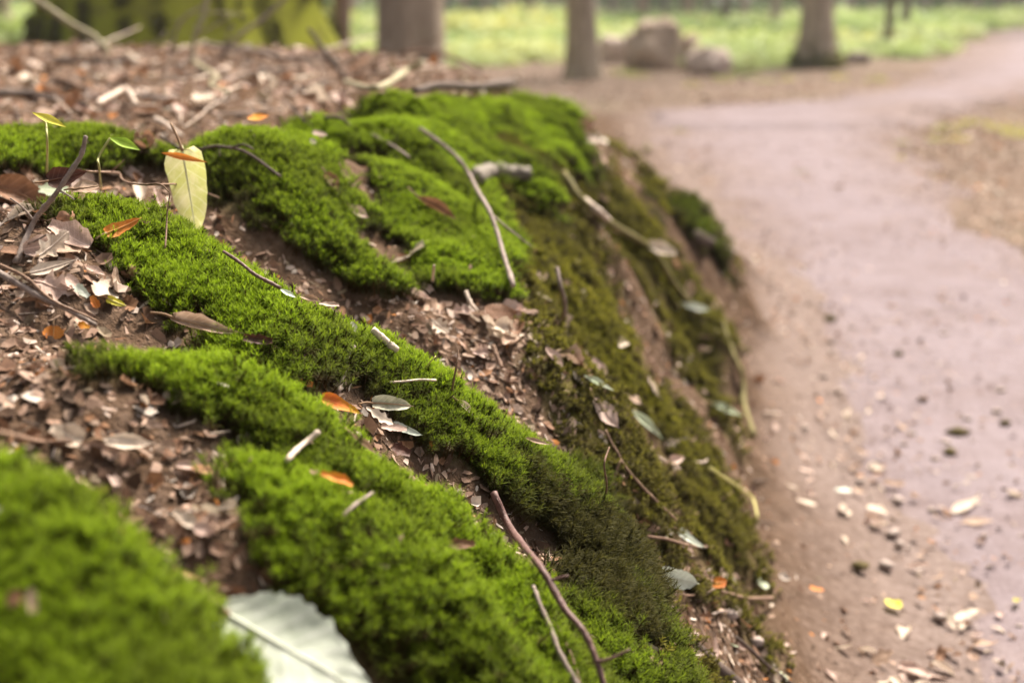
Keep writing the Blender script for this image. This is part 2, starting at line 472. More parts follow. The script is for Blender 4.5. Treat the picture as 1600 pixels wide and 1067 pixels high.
# ------------------------------------------------------------------ land meshes
edge = np.minimum(np.minimum(gx - GX[0], GX[-1] - gx), np.minimum(gy - GY[0], GY[-1] - gy))
bz = gz - 0.06 * (1 - sstep(0.0, 0.25, edge))
V = np.stack([gx, gy, bz], -1).reshape(-1, 3)
bank = put('earth_bank', mesh_np('earth_bank', V, grid_faces(len(GY), len(GX)), [m_bank], {'moss': gm.ravel(), 'olive': go.ravel(), 'sand': (0.85 * sstep(-0.4, 0.05, poly_sd(gx, gy, POLY) + 0.12 * fbm(gx, gy, 4, 4, 72)) * sstep(0.12, 0.02, gz)).ravel()}))
tag(bank, kind='structure')

FX = np.concatenate([-np.geomspace(260, 8, 26), np.linspace(-7.4, 2.0, 48), np.geomspace(2.4, 260, 34)])
FY = np.concatenate([-np.geomspace(80, 1.2, 12), np.linspace(-0.9, 11, 60), np.geomspace(11.5, 420, 44)])
fx, fy = np.meshgrid(FX, FY)
fz = profile(fx, fy) + 0.05 * fbm(fx, fy, 0.35, 3, 61) * sstep(11, 20, fy) + 0.012 * fbm(fx, fy, 2.2, 3, 64)
ins = np.minimum(np.minimum(fx - GX[0], GX[-1] - fx), np.minimum(fy - GY[0], GY[-1] - fy))
fz = fz - 0.25 * sstep(0.1, 0.45, ins) - 0.012
floor = put('forest_floor', mesh_np('forest_floor', np.stack([fx, fy, fz], -1).reshape(-1, 3), grid_faces(len(FY), len(FX)), [m_floor]))
tag(floor, kind='structure')

def path_patch(name, X, Y):
    x, y = np.meshgrid(X, Y)
    sd = poly_sd(x, y, POLY)
    wd = np.clip(0.03 * y, 0.06, 0.5)
    s = sd / wd + 1.6 * fbm(x, y, 3.5, 5, 71)
    z = -0.05 + 0.058 * sstep(-1.6, 0.8, s) + 0.006 * fbm(x, y, 3, 3, 75) + 0.004 * fbm(x, y, 20, 3, 76) * sstep(12, 5, y)
    z = z + np.where(y > 9, 0.035 * sstep(-1.6, 0.8, s), 0)
    F = grid_faces(len(Y), len(X))
    keep = (s.ravel()[F] > -2.2).any(1)
    F = F[keep]
    used = np.unique(F); rm = -np.ones(x.size, int); rm[used] = np.arange(len(used))
    ed = 0.62 * sstep(0.55, 0.0, sd / np.clip(0.12 * y, 0.3, 1.2) + 0.35 * fbm(x, y, 2.0, 4, 78))
    return np.stack([x, y, z], -1).reshape(-1, 3)[used], rm[F], ed.ravel()[used]
Xp = graded(0.2, 42, [(0.2, .012), (1.2, .015), (3, .04), (8, .12), (42, .5)])
Yp = graded(-2.4, 72, [(-2.4, .1), (0.8, .03), (1.3, .015), (3.5, .025), (8, .06), (14, .12), (72, .6)])
Vp, Fp, Ep = path_patch('dirt_path', Xp, Yp)
tag(put('dirt_path', mesh_np('dirt_path', Vp, Fp, [m_path], {'edge': Ep})), kind='structure')

def path_sd(x, y): return poly_sd(np.asarray(x, float), np.asarray(y, float), POLY)

# ------------------------------------------------------------------ moss
def moss_material(name, low, mid, tip, dark):
    m, nt, b, o_ = new_mat(name, 0.7, 0.1)
    h = node(nt, 'ShaderNodeAttribute', attribute_name='hgt')
    t = node(nt, 'ShaderNodeAttribute', attribute_name='tint', attribute_type='INSTANCER')
    c = ramp(nt, h.outputs['Fac'], [(0.0, low), (0.48, low), (0.70, mid), (1.0, tip)]).outputs[0]
    d = ramp(nt, h.outputs['Fac'], [(0.0, low), (0.5, dark), (1.0, tuple(x * 1.5 for x in dark))]).outputs[0]
    c = mix(nt, t.outputs['Fac'], d, c)
    oi = nt.nodes.new('ShaderNodeObjectInfo')
    hsv = nt.nodes.new('ShaderNodeHueSaturation')
    mr = nt.nodes.new('ShaderNodeMapRange'); mr.inputs['To Min'].default_value = 0.86; mr.inputs['To Max'].default_value = 1.14
    nt.links.new(oi.outputs['Random'], mr.inputs[0]); nt.links.new(mr.outputs[0], hsv.inputs['Value']); nt.links.new(c, hsv.inputs['Color'])
    nt.links.new(hsv.outputs[0], b.inputs['Base Color'])
    translucent(nt, b, o_, hsv.outputs[0], 0.45)
    return m
m_moss = moss_material('haircap_moss', (0.075, 0.045, 0.018), (0.11, 0.18, 0.007), (0.34, 0.47, 0.022), (0.045, 0.042, 0.011))
m_oliv = moss_material('olive_moss', (0.06, 0.04, 0.015), (0.13, 0.125, 0.012), (0.33, 0.32, 0.025), (0.06, 0.05, 0.016))

def moss_tuft(seed, shoots, rad, hh, leaf_l, leaf_n, mat, leaf_w=0.0009):
    g = np.random.default_rng(seed)
    V, F3, F4, H = [], [], [], []
    for s in range(shoots):
        a, r = g.random() * 6.283, rad * math.sqrt(g.random())
        base = np.array([r * math.cos(a), r * math.sin(a), -0.006])
        h = hh * (0.82 + 0.33 * g.random())
        lean = np.array([math.cos(a), math.sin(a), 0]) * r * 0.15 + np.append(g.normal(0, 0.0035, 2), 0)
        def st(t): return base + np.array([0, 0, h]) * t + lean * t * t
        # stem
        k = len(V); sw = 0.0006
        for t in (0, 0.5, 0.95):
            for q in range(3):
                V.append(st(t) + sw * np.array([math.cos(q * 2.094), math.sin(q * 2.094), 0])); H.append(t * 0.5)
        for lv in range(2):
            for q in range(3):
                F4.append((k + lv * 3 + q, k + lv * 3 + (q + 1) % 3, k + lv * 3 + 3 + (q + 1) % 3, k + lv * 3 + 3 + q))
        ph = g.random() * 6
        for i in range(leaf_n):
            t = 0.34 + 0.66 * (i + 0.5) / leaf_n
            ph += 2.4 + g.normal(0, 0.15)
            el = R(16 + 44 * max(0, (t - 0.5) / 0.5) ** 1.6) + g.normal(0, 0.13)      # upper leaves stand steeper
            L = leaf_l * (0.75 + 0.5 * g.random()) * (0.7 + 0.3 * math.sin(min(1, (t - 0.3) / 0.5) * 1.57)) * (1 - 0.35 * max(0, (t - 0.85) / 0.15))
            d = np.array([math.cos(ph) * math.cos(el), math.sin(ph) * math.cos(el), math.sin(el)])
            side = np.array([-math.sin(ph), math.cos(ph), 0])
            upv = np.cross(d, side) * -1
            w = leaf_w * (0.8 + 0.4 * g.random())
            p0 = st(t); p1 = p0 + d * L * 0.5 + np.array([0, 0, L * 0.10]); p2 = p0 + d * L - np.array([0, 0, L * 0.05])
            k = len(V)
            V += [p0 - side * w * 0.5, p0 + side * w * 0.5, p1 + side * w * 0.45, p1 - side * w * 0.45, p2]
            hv = t
            H += [hv * 0.8, hv * 0.8, hv * 0.93, hv * 0.93, min(1, hv + 0.06)]
            F4.append((k, k + 1, k + 2, k + 3)); F3.append((k + 3, k + 2, k + 4))
    me = mesh_np('moss_shoots', np.array(V), [np.array(F4), np.array(F3)], [mat], {'hgt': H}, smooth=False)
    return bpy.data.objects.new('moss_shoots', me)
P_moss = [moss_tuft(100 + i, 10, 0.014, 0.0195, 0.0070, 30, m_moss, 0.00058) for i in range(10)]
P_oliv = [moss_tuft(200 + i, 8, 0.014, 0.016, 0.006, 14, m_oliv, 0.0012) for i in range(6)]

def sample(n, x0, x1, y0, y1, dens, seed):
    g = np.random.default_rng(seed)
    x = g.uniform(x0, x1, n); y = g.uniform(y0, y1, n)
    return dens(x, y, g.random(n))

def spread_moss(which):
    g = np.random.default_rng(5)
    X, Y, S = [], [], []
    zones = [(-1.0, 0.55, 0.28, 0.75, 15000, 1.0), (-1.1, 0.55, 0.75, 1.75, 16000, 1.0), (-1.6, 0.75, 1.75, 2.6, 8500, 1.2), (-2.2, 0.95, 2.6, 4.9, 4200, 1.6)]
    for x0, x1, y0, y1, rho, sc in zones:
        n = int((x1 - x0) * (y1 - y0) * rho * 1.5)
        x = g.uniform(x0, x1, n); y = g.uniform(y0, y1, n)
        m = bil(gm if which == 'moss' else go, x, y)
        nn = normal(x, y, 0.012, False)
        acc = m * (1 / np.clip(nn[:, 2], 0.35, 1)) / 1.5 * (0.6 + 0.4 * sstep(0.6, 0.85, nn[:, 2]))
        k = g.random(n) < acc
        X.append(x[k]); Y.append(y[k]); S.append(np.full(k.sum(), sc))
    return np.concatenate(X), np.concatenate(Y), np.concatenate(S), g
x, y, s, g = spread_moss('moss')
n_ = len(x)
nn = normal(x, y, 0.02, False); cov = bil(gm, x, y)
d = nn * 0.55 + np.array([0, 0, 0.75]) + g.normal(0, 0.14, (n_, 3))
dark = np.zeros(n_)
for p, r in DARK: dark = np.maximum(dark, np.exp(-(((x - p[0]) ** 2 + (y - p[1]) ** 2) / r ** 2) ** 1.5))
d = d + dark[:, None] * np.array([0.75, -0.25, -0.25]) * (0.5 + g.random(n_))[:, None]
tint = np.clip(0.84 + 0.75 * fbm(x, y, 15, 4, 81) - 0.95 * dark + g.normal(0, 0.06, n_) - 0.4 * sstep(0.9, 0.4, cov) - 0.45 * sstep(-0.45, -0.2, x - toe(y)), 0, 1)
scl = s * (0.92 + 0.16 * g.random(n_)) * (0.55 + 0.45 * cov) * (1 + 0.14 * fbm(x, y, 22, 3, 83)) * (1 + 0.35 * dark)
P3 = np.stack([x, y, ground(x, y, False)], -1)
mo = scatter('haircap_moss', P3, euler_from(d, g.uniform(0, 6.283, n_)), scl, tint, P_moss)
tag(mo, 'bright green haircap moss carpeting the ridges of the earth bank', 'moss', kind='stuff')
N_MOSS = n_
x, y, s, g = spread_moss('olive')
k = g.random(len(x)) < 0.75
x, y, s = x[k], y[k], s[k]; n_ = len(x)
nn = normal(x, y, 0.02, False)
d = nn * 0.9 + np.array([0.1, 0, 0.25]) + g.normal(0, 0.3, (n_, 3))
tint = np.clip(0.45 + 0.7 * fbm(x, y, 8, 4, 91) + g.normal(0, 0.1, n_), 0, 1)
ol = scatter('olive_moss', np.stack([x, y, ground(x, y, False)], -1), euler_from(d, g.uniform(0, 6.283, n_)), s * (0.6 + 0.5 * g.random(n_)), tint, P_oliv)
tag(ol, 'thin olive and yellow moss clinging to the steep eroded bank face', 'moss', kind='stuff')
print('moss tufts', N_MOSS, 'olive', n_)

# ------------------------------------------------------------------ leaf shapes and leaf materials
def leaf_material(name, c1, c2, c3=None, rough=0.62, trans=0.25, vein=0.35):
    if name in MATS: return MATS[name]
    m, nt, b, o_ = new_mat(name, rough, 0.3)
    uvw = node(nt, 'ShaderNodeAttribute', attribute_name='luv')
    oi = nt.nodes.new('ShaderNodeObjectInfo')
    co = objco(nt)
    ad = nt.nodes.new('ShaderNodeVectorMath'); ad.operation = 'ADD'
    nt.links.new(co, ad.inputs[0]); nt.links.new(oi.outputs['Random'], ad.inputs[1])
    n1 = noise(nt, 55, 5, 0.65, ad.outputs[0])
    c = ramp(nt, n1.outputs[0], [(0.38, c1), (0.62, c2)]).outputs[0]
    sep = nt.nodes.new('ShaderNodeSeparateXYZ'); nt.links.new(uvw.outputs['Vector'], sep.inputs[0])
    if c3 is not None:
        n2 = noise(nt, 70, 3, 0.6, ad.outputs[0])
        ma = nt.nodes.new('ShaderNodeMath'); ma.operation = 'MULTIPLY_ADD'; ma.inputs[1].default_value = 0.9
        nt.links.new(n2.outputs[0], ma.inputs[0]); nt.links.new(sep.outputs['Y'], ma.inputs[2])
        c = mix(nt, ramp(nt, ma.outputs[0], [(1.12, (0, 0, 0)), (1.55, (1, 1, 1))]).outputs[0], c, c3)
    # side veins: oblique stripes; midrib: the centre line
    ab = nt.nodes.new('ShaderNodeMath'); ab.operation = 'ABSOLUTE'; nt.links.new(sep.outputs['X'], ab.inputs[0])
    vv = nt.nodes.new('ShaderNodeMath'); vv.operation = 'MULTIPLY_ADD'; vv.inputs[1].default_value = -0.22
    nt.links.new(ab.outputs[0], vv.inputs[0]); nt.links.new(sep.outputs['Y'], vv.inputs[2])
    fr = nt.nodes.new('ShaderNodeMath'); fr.operation = 'PINGPONG'; fr.inputs[1].default_value = 0.0625; nt.links.new(vv.outputs[0], fr.inputs[0])
    v1 = ramp(nt, fr.outputs[0], [(0.0, (vein, vein, vein)), (0.012, (0, 0, 0))]).outputs[0]
    v2 = ramp(nt, ab.outputs[0], [(0.03, (vein * 1.6,) * 3), (0.075, (0, 0, 0))]).outputs[0]
    ve = mix(nt, 1.0, v1, v2, 'LIGHTEN')
    vc = tuple(min(1, x * 1.5 + 0.06) for x in c2[:3]) + (1,)
    c = mix(nt, ve, c, vc)
    nt.links.new(c, b.inputs['Base Color'])
    bump(nt, b, n1.outputs[0], 0.35, 0.002)
    if trans: translucent(nt, b, o_, c, trans)
    MATS[name] = m
    return m

LEAFM = {
    'tan': leaf_material('dry_tan_leaf', (0.30, 0.19, 0.13), (0.46, 0.33, 0.25)),
    'pink': leaf_material('dry_pink_leaf', (0.42, 0.28, 0.23), (0.60, 0.46, 0.40)),
    'pale': leaf_material('bleached_leaf', (0.50, 0.39, 0.30), (0.70, 0.59, 0.49)),
    'white': leaf_material('pale_underside_leaf', (0.50, 0.56, 0.46), (0.66, 0.71, 0.62), rough=0.5),
    'brown': leaf_material('brown_leaf', (0.13, 0.06, 0.03), (0.26, 0.13, 0.07)),
    'maroon': leaf_material('dark_maroon_leaf', (0.05, 0.018, 0.012), (0.10, 0.035, 0.022)),
    'orange': leaf_material('orange_leaf', (0.55, 0.15, 0.02), (0.66, 0.26, 0.05)),
    'amber': leaf_material('amber_leaf', (0.62, 0.30, 0.02), (0.66, 0.16, 0.03), (0.4, 0.08, 0.02, 1)),
    'yellow': leaf_material('yellow_leaf', (0.62, 0.56, 0.04), (0.70, 0.66, 0.10), (0.62, 0.3, 0.03, 1)),
    'yellowgreen': leaf_material('yellow_green_leaf', (0.64, 0.66, 0.22), (0.84, 0.80, 0.44), (0.58, 0.40, 0.13, 1), trans=0.5),
    'green': leaf_material('fresh_green_leaf', (0.25, 0.42, 0.03), (0.36, 0.52, 0.06)),
    'palegreen': leaf_material('pale_green_leaf', (0.46, 0.55, 0.36), (0.64, 0.70, 0.54)),
    'grey': leaf_material('grey_green_leaf', (0.34, 0.34, 0.24), (0.55, 0.53, 0.42)),
}
STALKM, nt, b, o_ = new_mat('leaf_stalk', 0.7)
nt.links.new(ramp(nt, noise(nt, 90, 3, 0.6, objco(nt)).outputs[0], [(0.35, (0.2, 0.12, 0.07)), (0.65, (0.38, 0.26, 0.16))]).outputs[0], b.inputs['Base Color'])

def leaf_mesh(kind, L, W, curl=0.3, bend=0.3, crinkle=0.1, seed=0, mat=None, nr=15, nc=9, va=0.012):
    """leaf along +X from the stalk end at x=0, blade in XY; curl rolls the sides up, bend lifts the length"""
    g = np.random.default_rng(seed)
    t = np.linspace(0, 1, nr); q = np.linspace(-1, 1, nc)
    if kind == 'beech':
        w = np.sin(math.pi * t ** 0.85) ** 0.75 * (1 - 0.15 * t)
    elif kind == 'oak':
        w = (0.28 + 0.62 * np.sin(math.pi * t ** 1.25)) * np.sin(math.pi * np.clip(t, 0.02, 0.985)) ** 0.35
        w = w * (1 + 0.42 * np.sin(t * 2 * math.pi * 3.6 + 0.4))
    elif kind == 'long':
        w = np.sin(math.pi * t ** 0.9) ** 0.9
    else:      # torn piece
        w = (0.45 + 0.55 * np.sin(math.pi * np.clip(t, 0.08, 0.95))) * (1 + 0.35 * (g.random(nr) - 0.5))
    w = np.maximum(w, 0.012)
    T, Q = np.meshgrid(t, q, indexing='ij')
    jag = 1 + (0.05 if kind != 'oak' else 0.03) * g.normal(0, 1, (nr, nc)) * (np.abs(Q) > 0.9)
    Wd = (w * W * 0.5)[:, None] * jag
    x = T * L - (np.abs(Q) * 0.05 * L if kind == 'beech' else 0)
    # roll the half blade round an arc
    ang = curl * Q * (1 + 0.25 * np.sin(T * 5 + seed))
    rr = Wd / max(abs(curl), 0.05) / 1.0
    y = np.where(abs(curl) > 0.05, rr * np.sin(ang), Wd * Q)
    z = np.where(abs(curl) > 0.05, rr * (1 - np.cos(ang)), 0)
    vein = np.cos((T - 0.22 * np.abs(Q)) * 2 * math.pi * 8) * va * W * np.minimum(1, np.abs(Q) * 2)
    z = z + vein + crinkle * W * 0.5 * fbm(x / L * 3 + seed * 7.7, y / L * 3 + seed * 3.1, 1.0, 3, seed + 3)
    bx = x / L
    th = bend * bx
    xx = np.where(abs(bend) > 0.02, L / max(abs(bend), 0.02) * np.sin(np.abs(th)), x) if abs(bend) > 0.02 else x
    zz = np.sign(bend) * L / max(abs(bend), 0.02) * (1 - np.cos(th)) if abs(bend) > 0.02 else 0
    V = np.stack([xx, y, z + zz], -1).reshape(-1, 3)
    luv = np.stack([Q, T, 0 * T], -1).reshape(-1, 3)
    me = mesh_np('leaf_blade', V, grid_faces(nr, nc), [mat], {'luv': luv})
    return (me, V.reshape(nr, nc, 3)[:, nc // 2]) if nr > 12 else me

MIDM = {}
for k_, c_ in [('white', (0.62, 0.66, 0.55)), ('palegreen', (0.55, 0.62, 0.42)), ('yellowgreen', (0.72, 0.72, 0.45)), ('pale', (0.66, 0.56, 0.48)), ('pink', (0.52, 0.38, 0.32)), ('orange', (0.62, 0.30, 0.10)), ('maroon', (0.12, 0.05, 0.03)), ('yellow', (0.66, 0.6, 0.2)), ('brown', (0.28, 0.15, 0.08))]:
    MIDM[k_], nt, b, o_ = new_mat(k_ + '_midrib', 0.6)
    nt.links.new(ramp(nt, noise(nt, 120, 3, 0.6, objco(nt)).outputs[0], [(0.3, tuple(x * 0.8 for x in c_)), (0.7, c_)]).outputs[0], b.inputs['Base Color'])

def stalk_mesh(L, r, seed=0):
    g = np.random.default_rng(seed)
    P = smooth_path([(L * 0.06, 0, 0.0008), (-L * 0.1, g.normal(0, L * .02), 0.001), (-L * 0.26, g.normal(0, L * .05), g.uniform(-.01, .03) * L)], 6)
    Vv, Fs = tube(P, np.linspace(r, r * 0.7, 6), 5)
    return mesh_np('stalk', Vv, Fs, [STALKM])

def frame(n, dirv):
    n = np.asarray(n, float); n = n / np.linalg.norm(n)
    x = np.asarray(dirv, float); x = x - n * (x @ n); x /= np.linalg.norm(x)
    y = np.cross(n, x)
    return Matrix(((x[0], y[0], n[0]), (x[1], y[1], n[1]), (x[2], y[2], n[2]))).to_4x4()

def leaf(label, u0, v0, u1, v1, wpx, kind='beech', col='tan', curl=0.3, bend=0.2, crinkle=0.1, lift=0.003, stalk=True, roll=0.0,
         depth=None, depth2=None, name='fallen_leaf', cat='leaf', facecam=0.0, group=None, seed=None, va=0.012):
    """leaf whose stalk end shows at (u0,v0) and tip at (u1,v1), wpx wide"""
    seed = seed if seed is not None else int(abs(u0 * 7 + v0 * 13 + u1)) % 9973
    if depth is None:
        a, n = hit(u0, v0, lift); b_, n2 = hit(u1, v1, lift)
        dep = (a @ np.array([0, CP, -SP])) + SP * CAM_H
        if np.linalg.norm(b_ - a) > 1.5 * math.hypot(u1 - u0, v1 - v0) * dep / FPX:      # tip fell over a crest
            b_ = at(u1, v1, dep)
        n = n + n2
    else:
        a = at(u0, v0, depth); b_ = at(u1, v1, depth2 or depth); n = np.array([0, -0.5, 0.8]); dep = depth
    L = np.linalg.norm(b_ - a); W = wpx * dep / FPX
    n = n / np.linalg.norm(n)
    tocam = np.array([0, 0, CAM_H]) - a; tocam /= np.linalg.norm(tocam)
    n = n * (1 - facecam) + tocam * facecam
    fm = frame(n, b_ - a)
    if roll: fm = fm @ Matrix.Rotation(roll, 4, 'X')
    fac = math.sin(min(abs(bend), 3)) / abs(bend) if abs(bend) > 0.02 else 1
    big = wpx > 100
    me, mid = leaf_mesh(kind, L / max(fac, 0.4), W, curl, bend, crinkle, seed, LEAFM[col], 45 if big else 15, 25 if big else 9, va)
    o = put(name, me); o.matrix_world = Matrix.Translation(Vector(a)) @ fm
    tag(o, label, cat, group)
    if stalk:
        st = put('stalk', stalk_mesh(L, 0.0007 + 0.008 * L, seed), o)
        Vv, Fs = tube(mid + np.array([0, 0, 0.0003]), np.linspace(0.0006 + 0.005 * L, 0.0002, len(mid)), 5)
        put('midrib', mesh_np('midrib', Vv, Fs, [MIDM.get(col, STALKM)]), o)
    return o

# ------------------------------------------------------------------ twigs
def bark_material(name, c1, c2, rough=0.8, sc=60):
    if name in MATS: return MATS[name]
    m, nt, b, o_ = new_mat(name, rough, 0.3)
    co = objco(nt)
    n1, n2 = noise(nt, sc, 5, 0.7, co), noise(nt, sc * 5, 3, 0.6, co)
    c = ramp(nt, n1.outputs[0], [(0.35, c1), (0.65, c2)]).outputs[0]
    c = mix(nt, ramp(nt, n2.outputs[0], [(0.62, (0, 0, 0)), (0.7, (0.5, 0.5, 0.5))]).outputs[0], c, tuple(min(1, x * 1.9 + 0.05) for x in c2) + (1,))
    nt.links.new(c, b.inputs['Base Color']); bump(nt, b, n2.outputs[0], 0.5, 0.002)
    MATS[name] = m
    return m
TWIGM = {
    'red': bark_material('reddish_bark', (0.09, 0.045, 0.04), (0.16, 0.092, 0.082), 0.55),
    'grey': bark_material('grey_bark', (0.15, 0.112, 0.095), (0.30, 0.24, 0.21)),
    'pale': bark_material('pale_bark', (0.42, 0.32, 0.26), (0.62, 0.52, 0.44)),
    'dark': bark_material('dark_bark', (0.05, 0.035, 0.028), (0.12, 0.085, 0.07)),
    'brown': bark_material('brown_bark', (0.13, 0.075, 0.05), (0.25, 0.16, 0.11)),
    'lichen': bark_material('lichen_bark', (0.20, 0.17, 0.10), (0.40, 0.36, 0.24)),
    'straw': bark_material('straw_stem', (0.40, 0.36, 0.12), (0.56, 0.52, 0.22)),
    'weathered': bark_material('weathered_wood', (0.10, 0.085, 0.07), (0.21, 0.18, 0.15)),
    'mossy': bark_material('mossy_root_bark', (0.09, 0.075, 0.02), (0.20, 0.17, 0.06)),
}
def way(pts, lift):
    """pixel way-points -> world; (u,v) lies on the ground, (u,v,depth) is free, (u,v,None,lift) rests higher"""
    out = []
    for p in pts:
        if len(p) == 2: out.append(hit(p[0], p[1], lift)[0])
        elif len(p) == 4: out.append(hit(p[0], p[1], p[3])[0])
        elif p[2] <= 0: out.append(at(p[0], p[1], depth_of(out[0]) * (1 + p[2])))      # stands above the first point
        else: out.append(at(*p))
    return np.array(out)
def depth_of(p): return p[1] * CP - (p[2] - CAM_H) * SP

def twig(label, pts, w0, w1, col='brown', branches=(), lift=0.004, name='fallen_twig', cat='twig', sides=8, bumpy=0.10, snap=True):
    """w0, w1: thickness in pixels at both ends"""
    P = way(pts, lift)
    if snap:     # ground hits that jump behind a crest are pulled back to the depth of the point before
        for i in range(1, len(P)):
            if len(pts[i]) == 2 and abs(depth_of(P[i]) - depth_of(P[i - 1])) > 0.35 * depth_of(P[i - 1]):
                P[i] = at(pts[i][0], pts[i][1], depth_of(P[i - 1]) * 1.03)
    n = max(8, int(6 * len(P)))
    Q = smooth_path(P, n)
    sd = int(abs(pts[0][0] * 3 + pts[0][1])) % 997
    g = np.random.default_rng(sd)
    L = np.linalg.norm(P[-1] - P[0])
    kn = g.normal(0, 0.012 * L, (max(4, len(P) + 1), 3)); kn[0] = kn[-1] = 0
    Q += smooth_path(kn, n) * np.array([1, .5, .6])
    dep = np.array([depth_of(q) for q in Q])
    rad = np.linspace(w0, w1, n) * 0.5 * dep / FPX
    rad *= 1 + 0.22 * (g.random(n) > 0.82)                                # nodes
    base = Q[0].copy()
    Vv, Fs = tube(Q - base, rad, sides, bumpy, sd)
    o = put(name, mesh_np('twig', Vv, Fs, [TWIGM[col]]), loc=base)
    tag(o, label, cat)
    for bp in branches:
        bpts, b0, b1 = bp
        B = []
        for p in bpts:
            if len(p) == 3: B.append(at(*p))
            else:
                j = int(np.argmin([np.hypot(*(proj(q) - np.array(p))) for q in Q]))
                if len(B) == 0: B.append(Q[j].copy()); dj = dep[j]
                else: B.append(at(p[0], p[1], dj * 0.995))
        nb = max(5, 3 * len(B)); B = smooth_path(B, nb)
        rb = np.linspace(b0, b1, nb) * 0.5 * np.array([depth_of(q) for q in B]) / FPX
        Vv, Fs = tube(B - base, rb, 6, bumpy, sd + 5)
        put('side_branch', mesh_np('side_branch', Vv, Fs, [TWIGM[col]]), o)
    return o
def proj(p):
    d = depth_of(p); r = p - np.array([0, 0, CAM_H])
    return np.array([800 + FPX * r[0] / d, 533.5 - FPX * (r[1] * SP + r[2] * CP) / d])


# ------------------------------------------------------------------ trees
def tree_bark(name, c1, c2, green, g_lo=0.5, stretch=0.22):
    m, nt, b, o_ = new_mat(name, 0.9, 0.15)
    co = objco(nt)
    mp = nt.nodes.new('ShaderNodeMapping'); mp.inputs['Scale'].default_value = (1, 1, stretch); nt.links.new(co, mp.inputs[0])
    n1, n2, n3 = noise(nt, 14, 6, 0.7, mp.outputs[0]), noise(nt, 5.5, 7, 0.72, co), noise(nt, 60, 4, 0.7, mp.outputs[0])
    c = ramp(nt, n1.outputs[0], [(0.35, c1), (0.65, c2)]).outputs[0]
    c = mix(nt, ramp(nt, n2.outputs[0], [(g_lo, (0, 0, 0)), (g_lo + 0.2, (0.85, 0.85, 0.85))]).outputs[0], c, green)
    nt.links.new(c, b.inputs['Base Color']); bump(nt, b, n3.outputs[0], 0.8, 0.02)
    return m
B_grey = tree_bark('grey_beech_bark', (0.24, 0.19, 0.145), (0.46, 0.38, 0.30), (0.17, 0.16, 0.08, 1), 0.55)
B_pink = tree_bark('pinkish_pine_bark', (0.22, 0.14, 0.11), (0.36, 0.25, 0.20), (0.2, 0.17, 0.1, 1), 0.65)
B_dark = tree_bark('dark_bark_tree', (0.08, 0.06, 0.045), (0.18, 0.14, 0.10), (0.09, 0.10, 0.03, 1), 0.55)
B_moss = tree_bark('moss_grown_bark', (0.11, 0.10, 0.025), (0.22, 0.20, 0.05), (0.36, 0.39, 0.028, 1), 0.30, 0.8)

def trunk_mesh(r, h, flare, seed, mat, lobes=5, sides=28):
    g = np.random.default_rng(seed)
    zs = np.concatenate([np.linspace(-0.15, 0.0, 3)[:-1], np.geomspace(0.02, h, 26)])
    ph = g.uniform(0, 6.28, 4); amp = g.uniform(0.3, 1.0, lobes)
    lean = g.normal(0, 0.012, 2)
    V = []
    for z in zs:
        zz = max(z, 0)
        for s in range(sides):
            th = 2 * math.pi * s / sides
            lob = max(0, math.cos(lobes * 0.5 * th + ph[0])) ** 2 * amp[int(lobes * th / 6.2832) % lobes]
            rr = r * (1 - 0.45 * zz / h) * (1 + 0.05 * math.sin(3 * th + ph[1] + zz) + 0.03 * math.sin(7 * th + ph[2] - zz * 2))
            rr += r * flare * math.exp(-zz / (r * 2.2)) * (0.55 + 0.7 * lob)
            V.append((rr * math.cos(th) + lean[0] * zz * 3, rr * math.sin(th) + lean[1] * zz * 3, z))
    return mesh_np('trunk', np.array(V), grid_faces(len(zs), sides, True), [mat])

m_crown, nt, b, o_ = new_mat('tree_foliage', 0.6)
oi = nt.nodes.new('ShaderNodeObjectInfo'); tt = node(nt, 'ShaderNodeAttribute', attribute_name='tone')
cc = ramp(nt, tt.outputs['Fac'], [(0, (0.06, 0.11, 0.02)), (0.6, (0.10, 0.17, 0.03)), (1, (0.17, 0.21, 0.04))]).outputs[0]
nt.links.new(cc, b.inputs['Base Color']); translucent(nt, b, o_, cc, 0.4)

def cards(C, size, g, tilt=0.6):
    """little leaf-shaped faces (two triangles folded along the midrib) at centres C"""
    n = len(C)
    size = np.broadcast_to(size, (n,))
    nrm = np.array([0, 0, 1.0]) + g.normal(0, tilt, (n, 3)); nrm /= np.linalg.norm(nrm, axis=1, keepdims=True)
    a = g.normal(0, 1, (n, 3)); a -= nrm * (a * nrm).sum(1, keepdims=True); a /= np.linalg.norm(a, axis=1, keepdims=True)
    b2 = np.cross(nrm, a)
    s = size[:, None]
    V = np.stack([C - a * s, C + b2 * s * 0.45 + nrm * s * 0.15, C + a * s, C - b2 * s * 0.45 + nrm * s * 0.15], 1).reshape(-1, 3)
    i = np.arange(n)[:, None] * 4
    F = np.concatenate([i + np.array([0, 1, 2]), i + np.array([0, 2, 3])])
    return V, F
def crown_mesh(seed, h0, h1, rad, n=800):
    g = np.random.default_rng(seed)
    nb = 26
    th = g.uniform(0, 6.283, nb); rr = rad * np.sqrt(g.random(nb)); zz = g.uniform(h0, h1, nb)
    ctr = np.stack([rr * np.cos(th), rr * np.sin(th), zz], -1)
    k = g.integers(0, nb, n)
    C = ctr[k] + g.normal(0, 1, (n, 3)) * np.array([0.5, 0.5, 0.22]) * rad * 0.3
    V, F = cards(C, g.uniform(0.07, 0.14, n), g)
    return mesh_np('crown', V, F, [m_crown], {'tone': np.repeat(np.clip(0.3 + 0.4 * (k % 5) / 5 + g.normal(0, .2, n), 0, 1), 4)}, smooth=False)
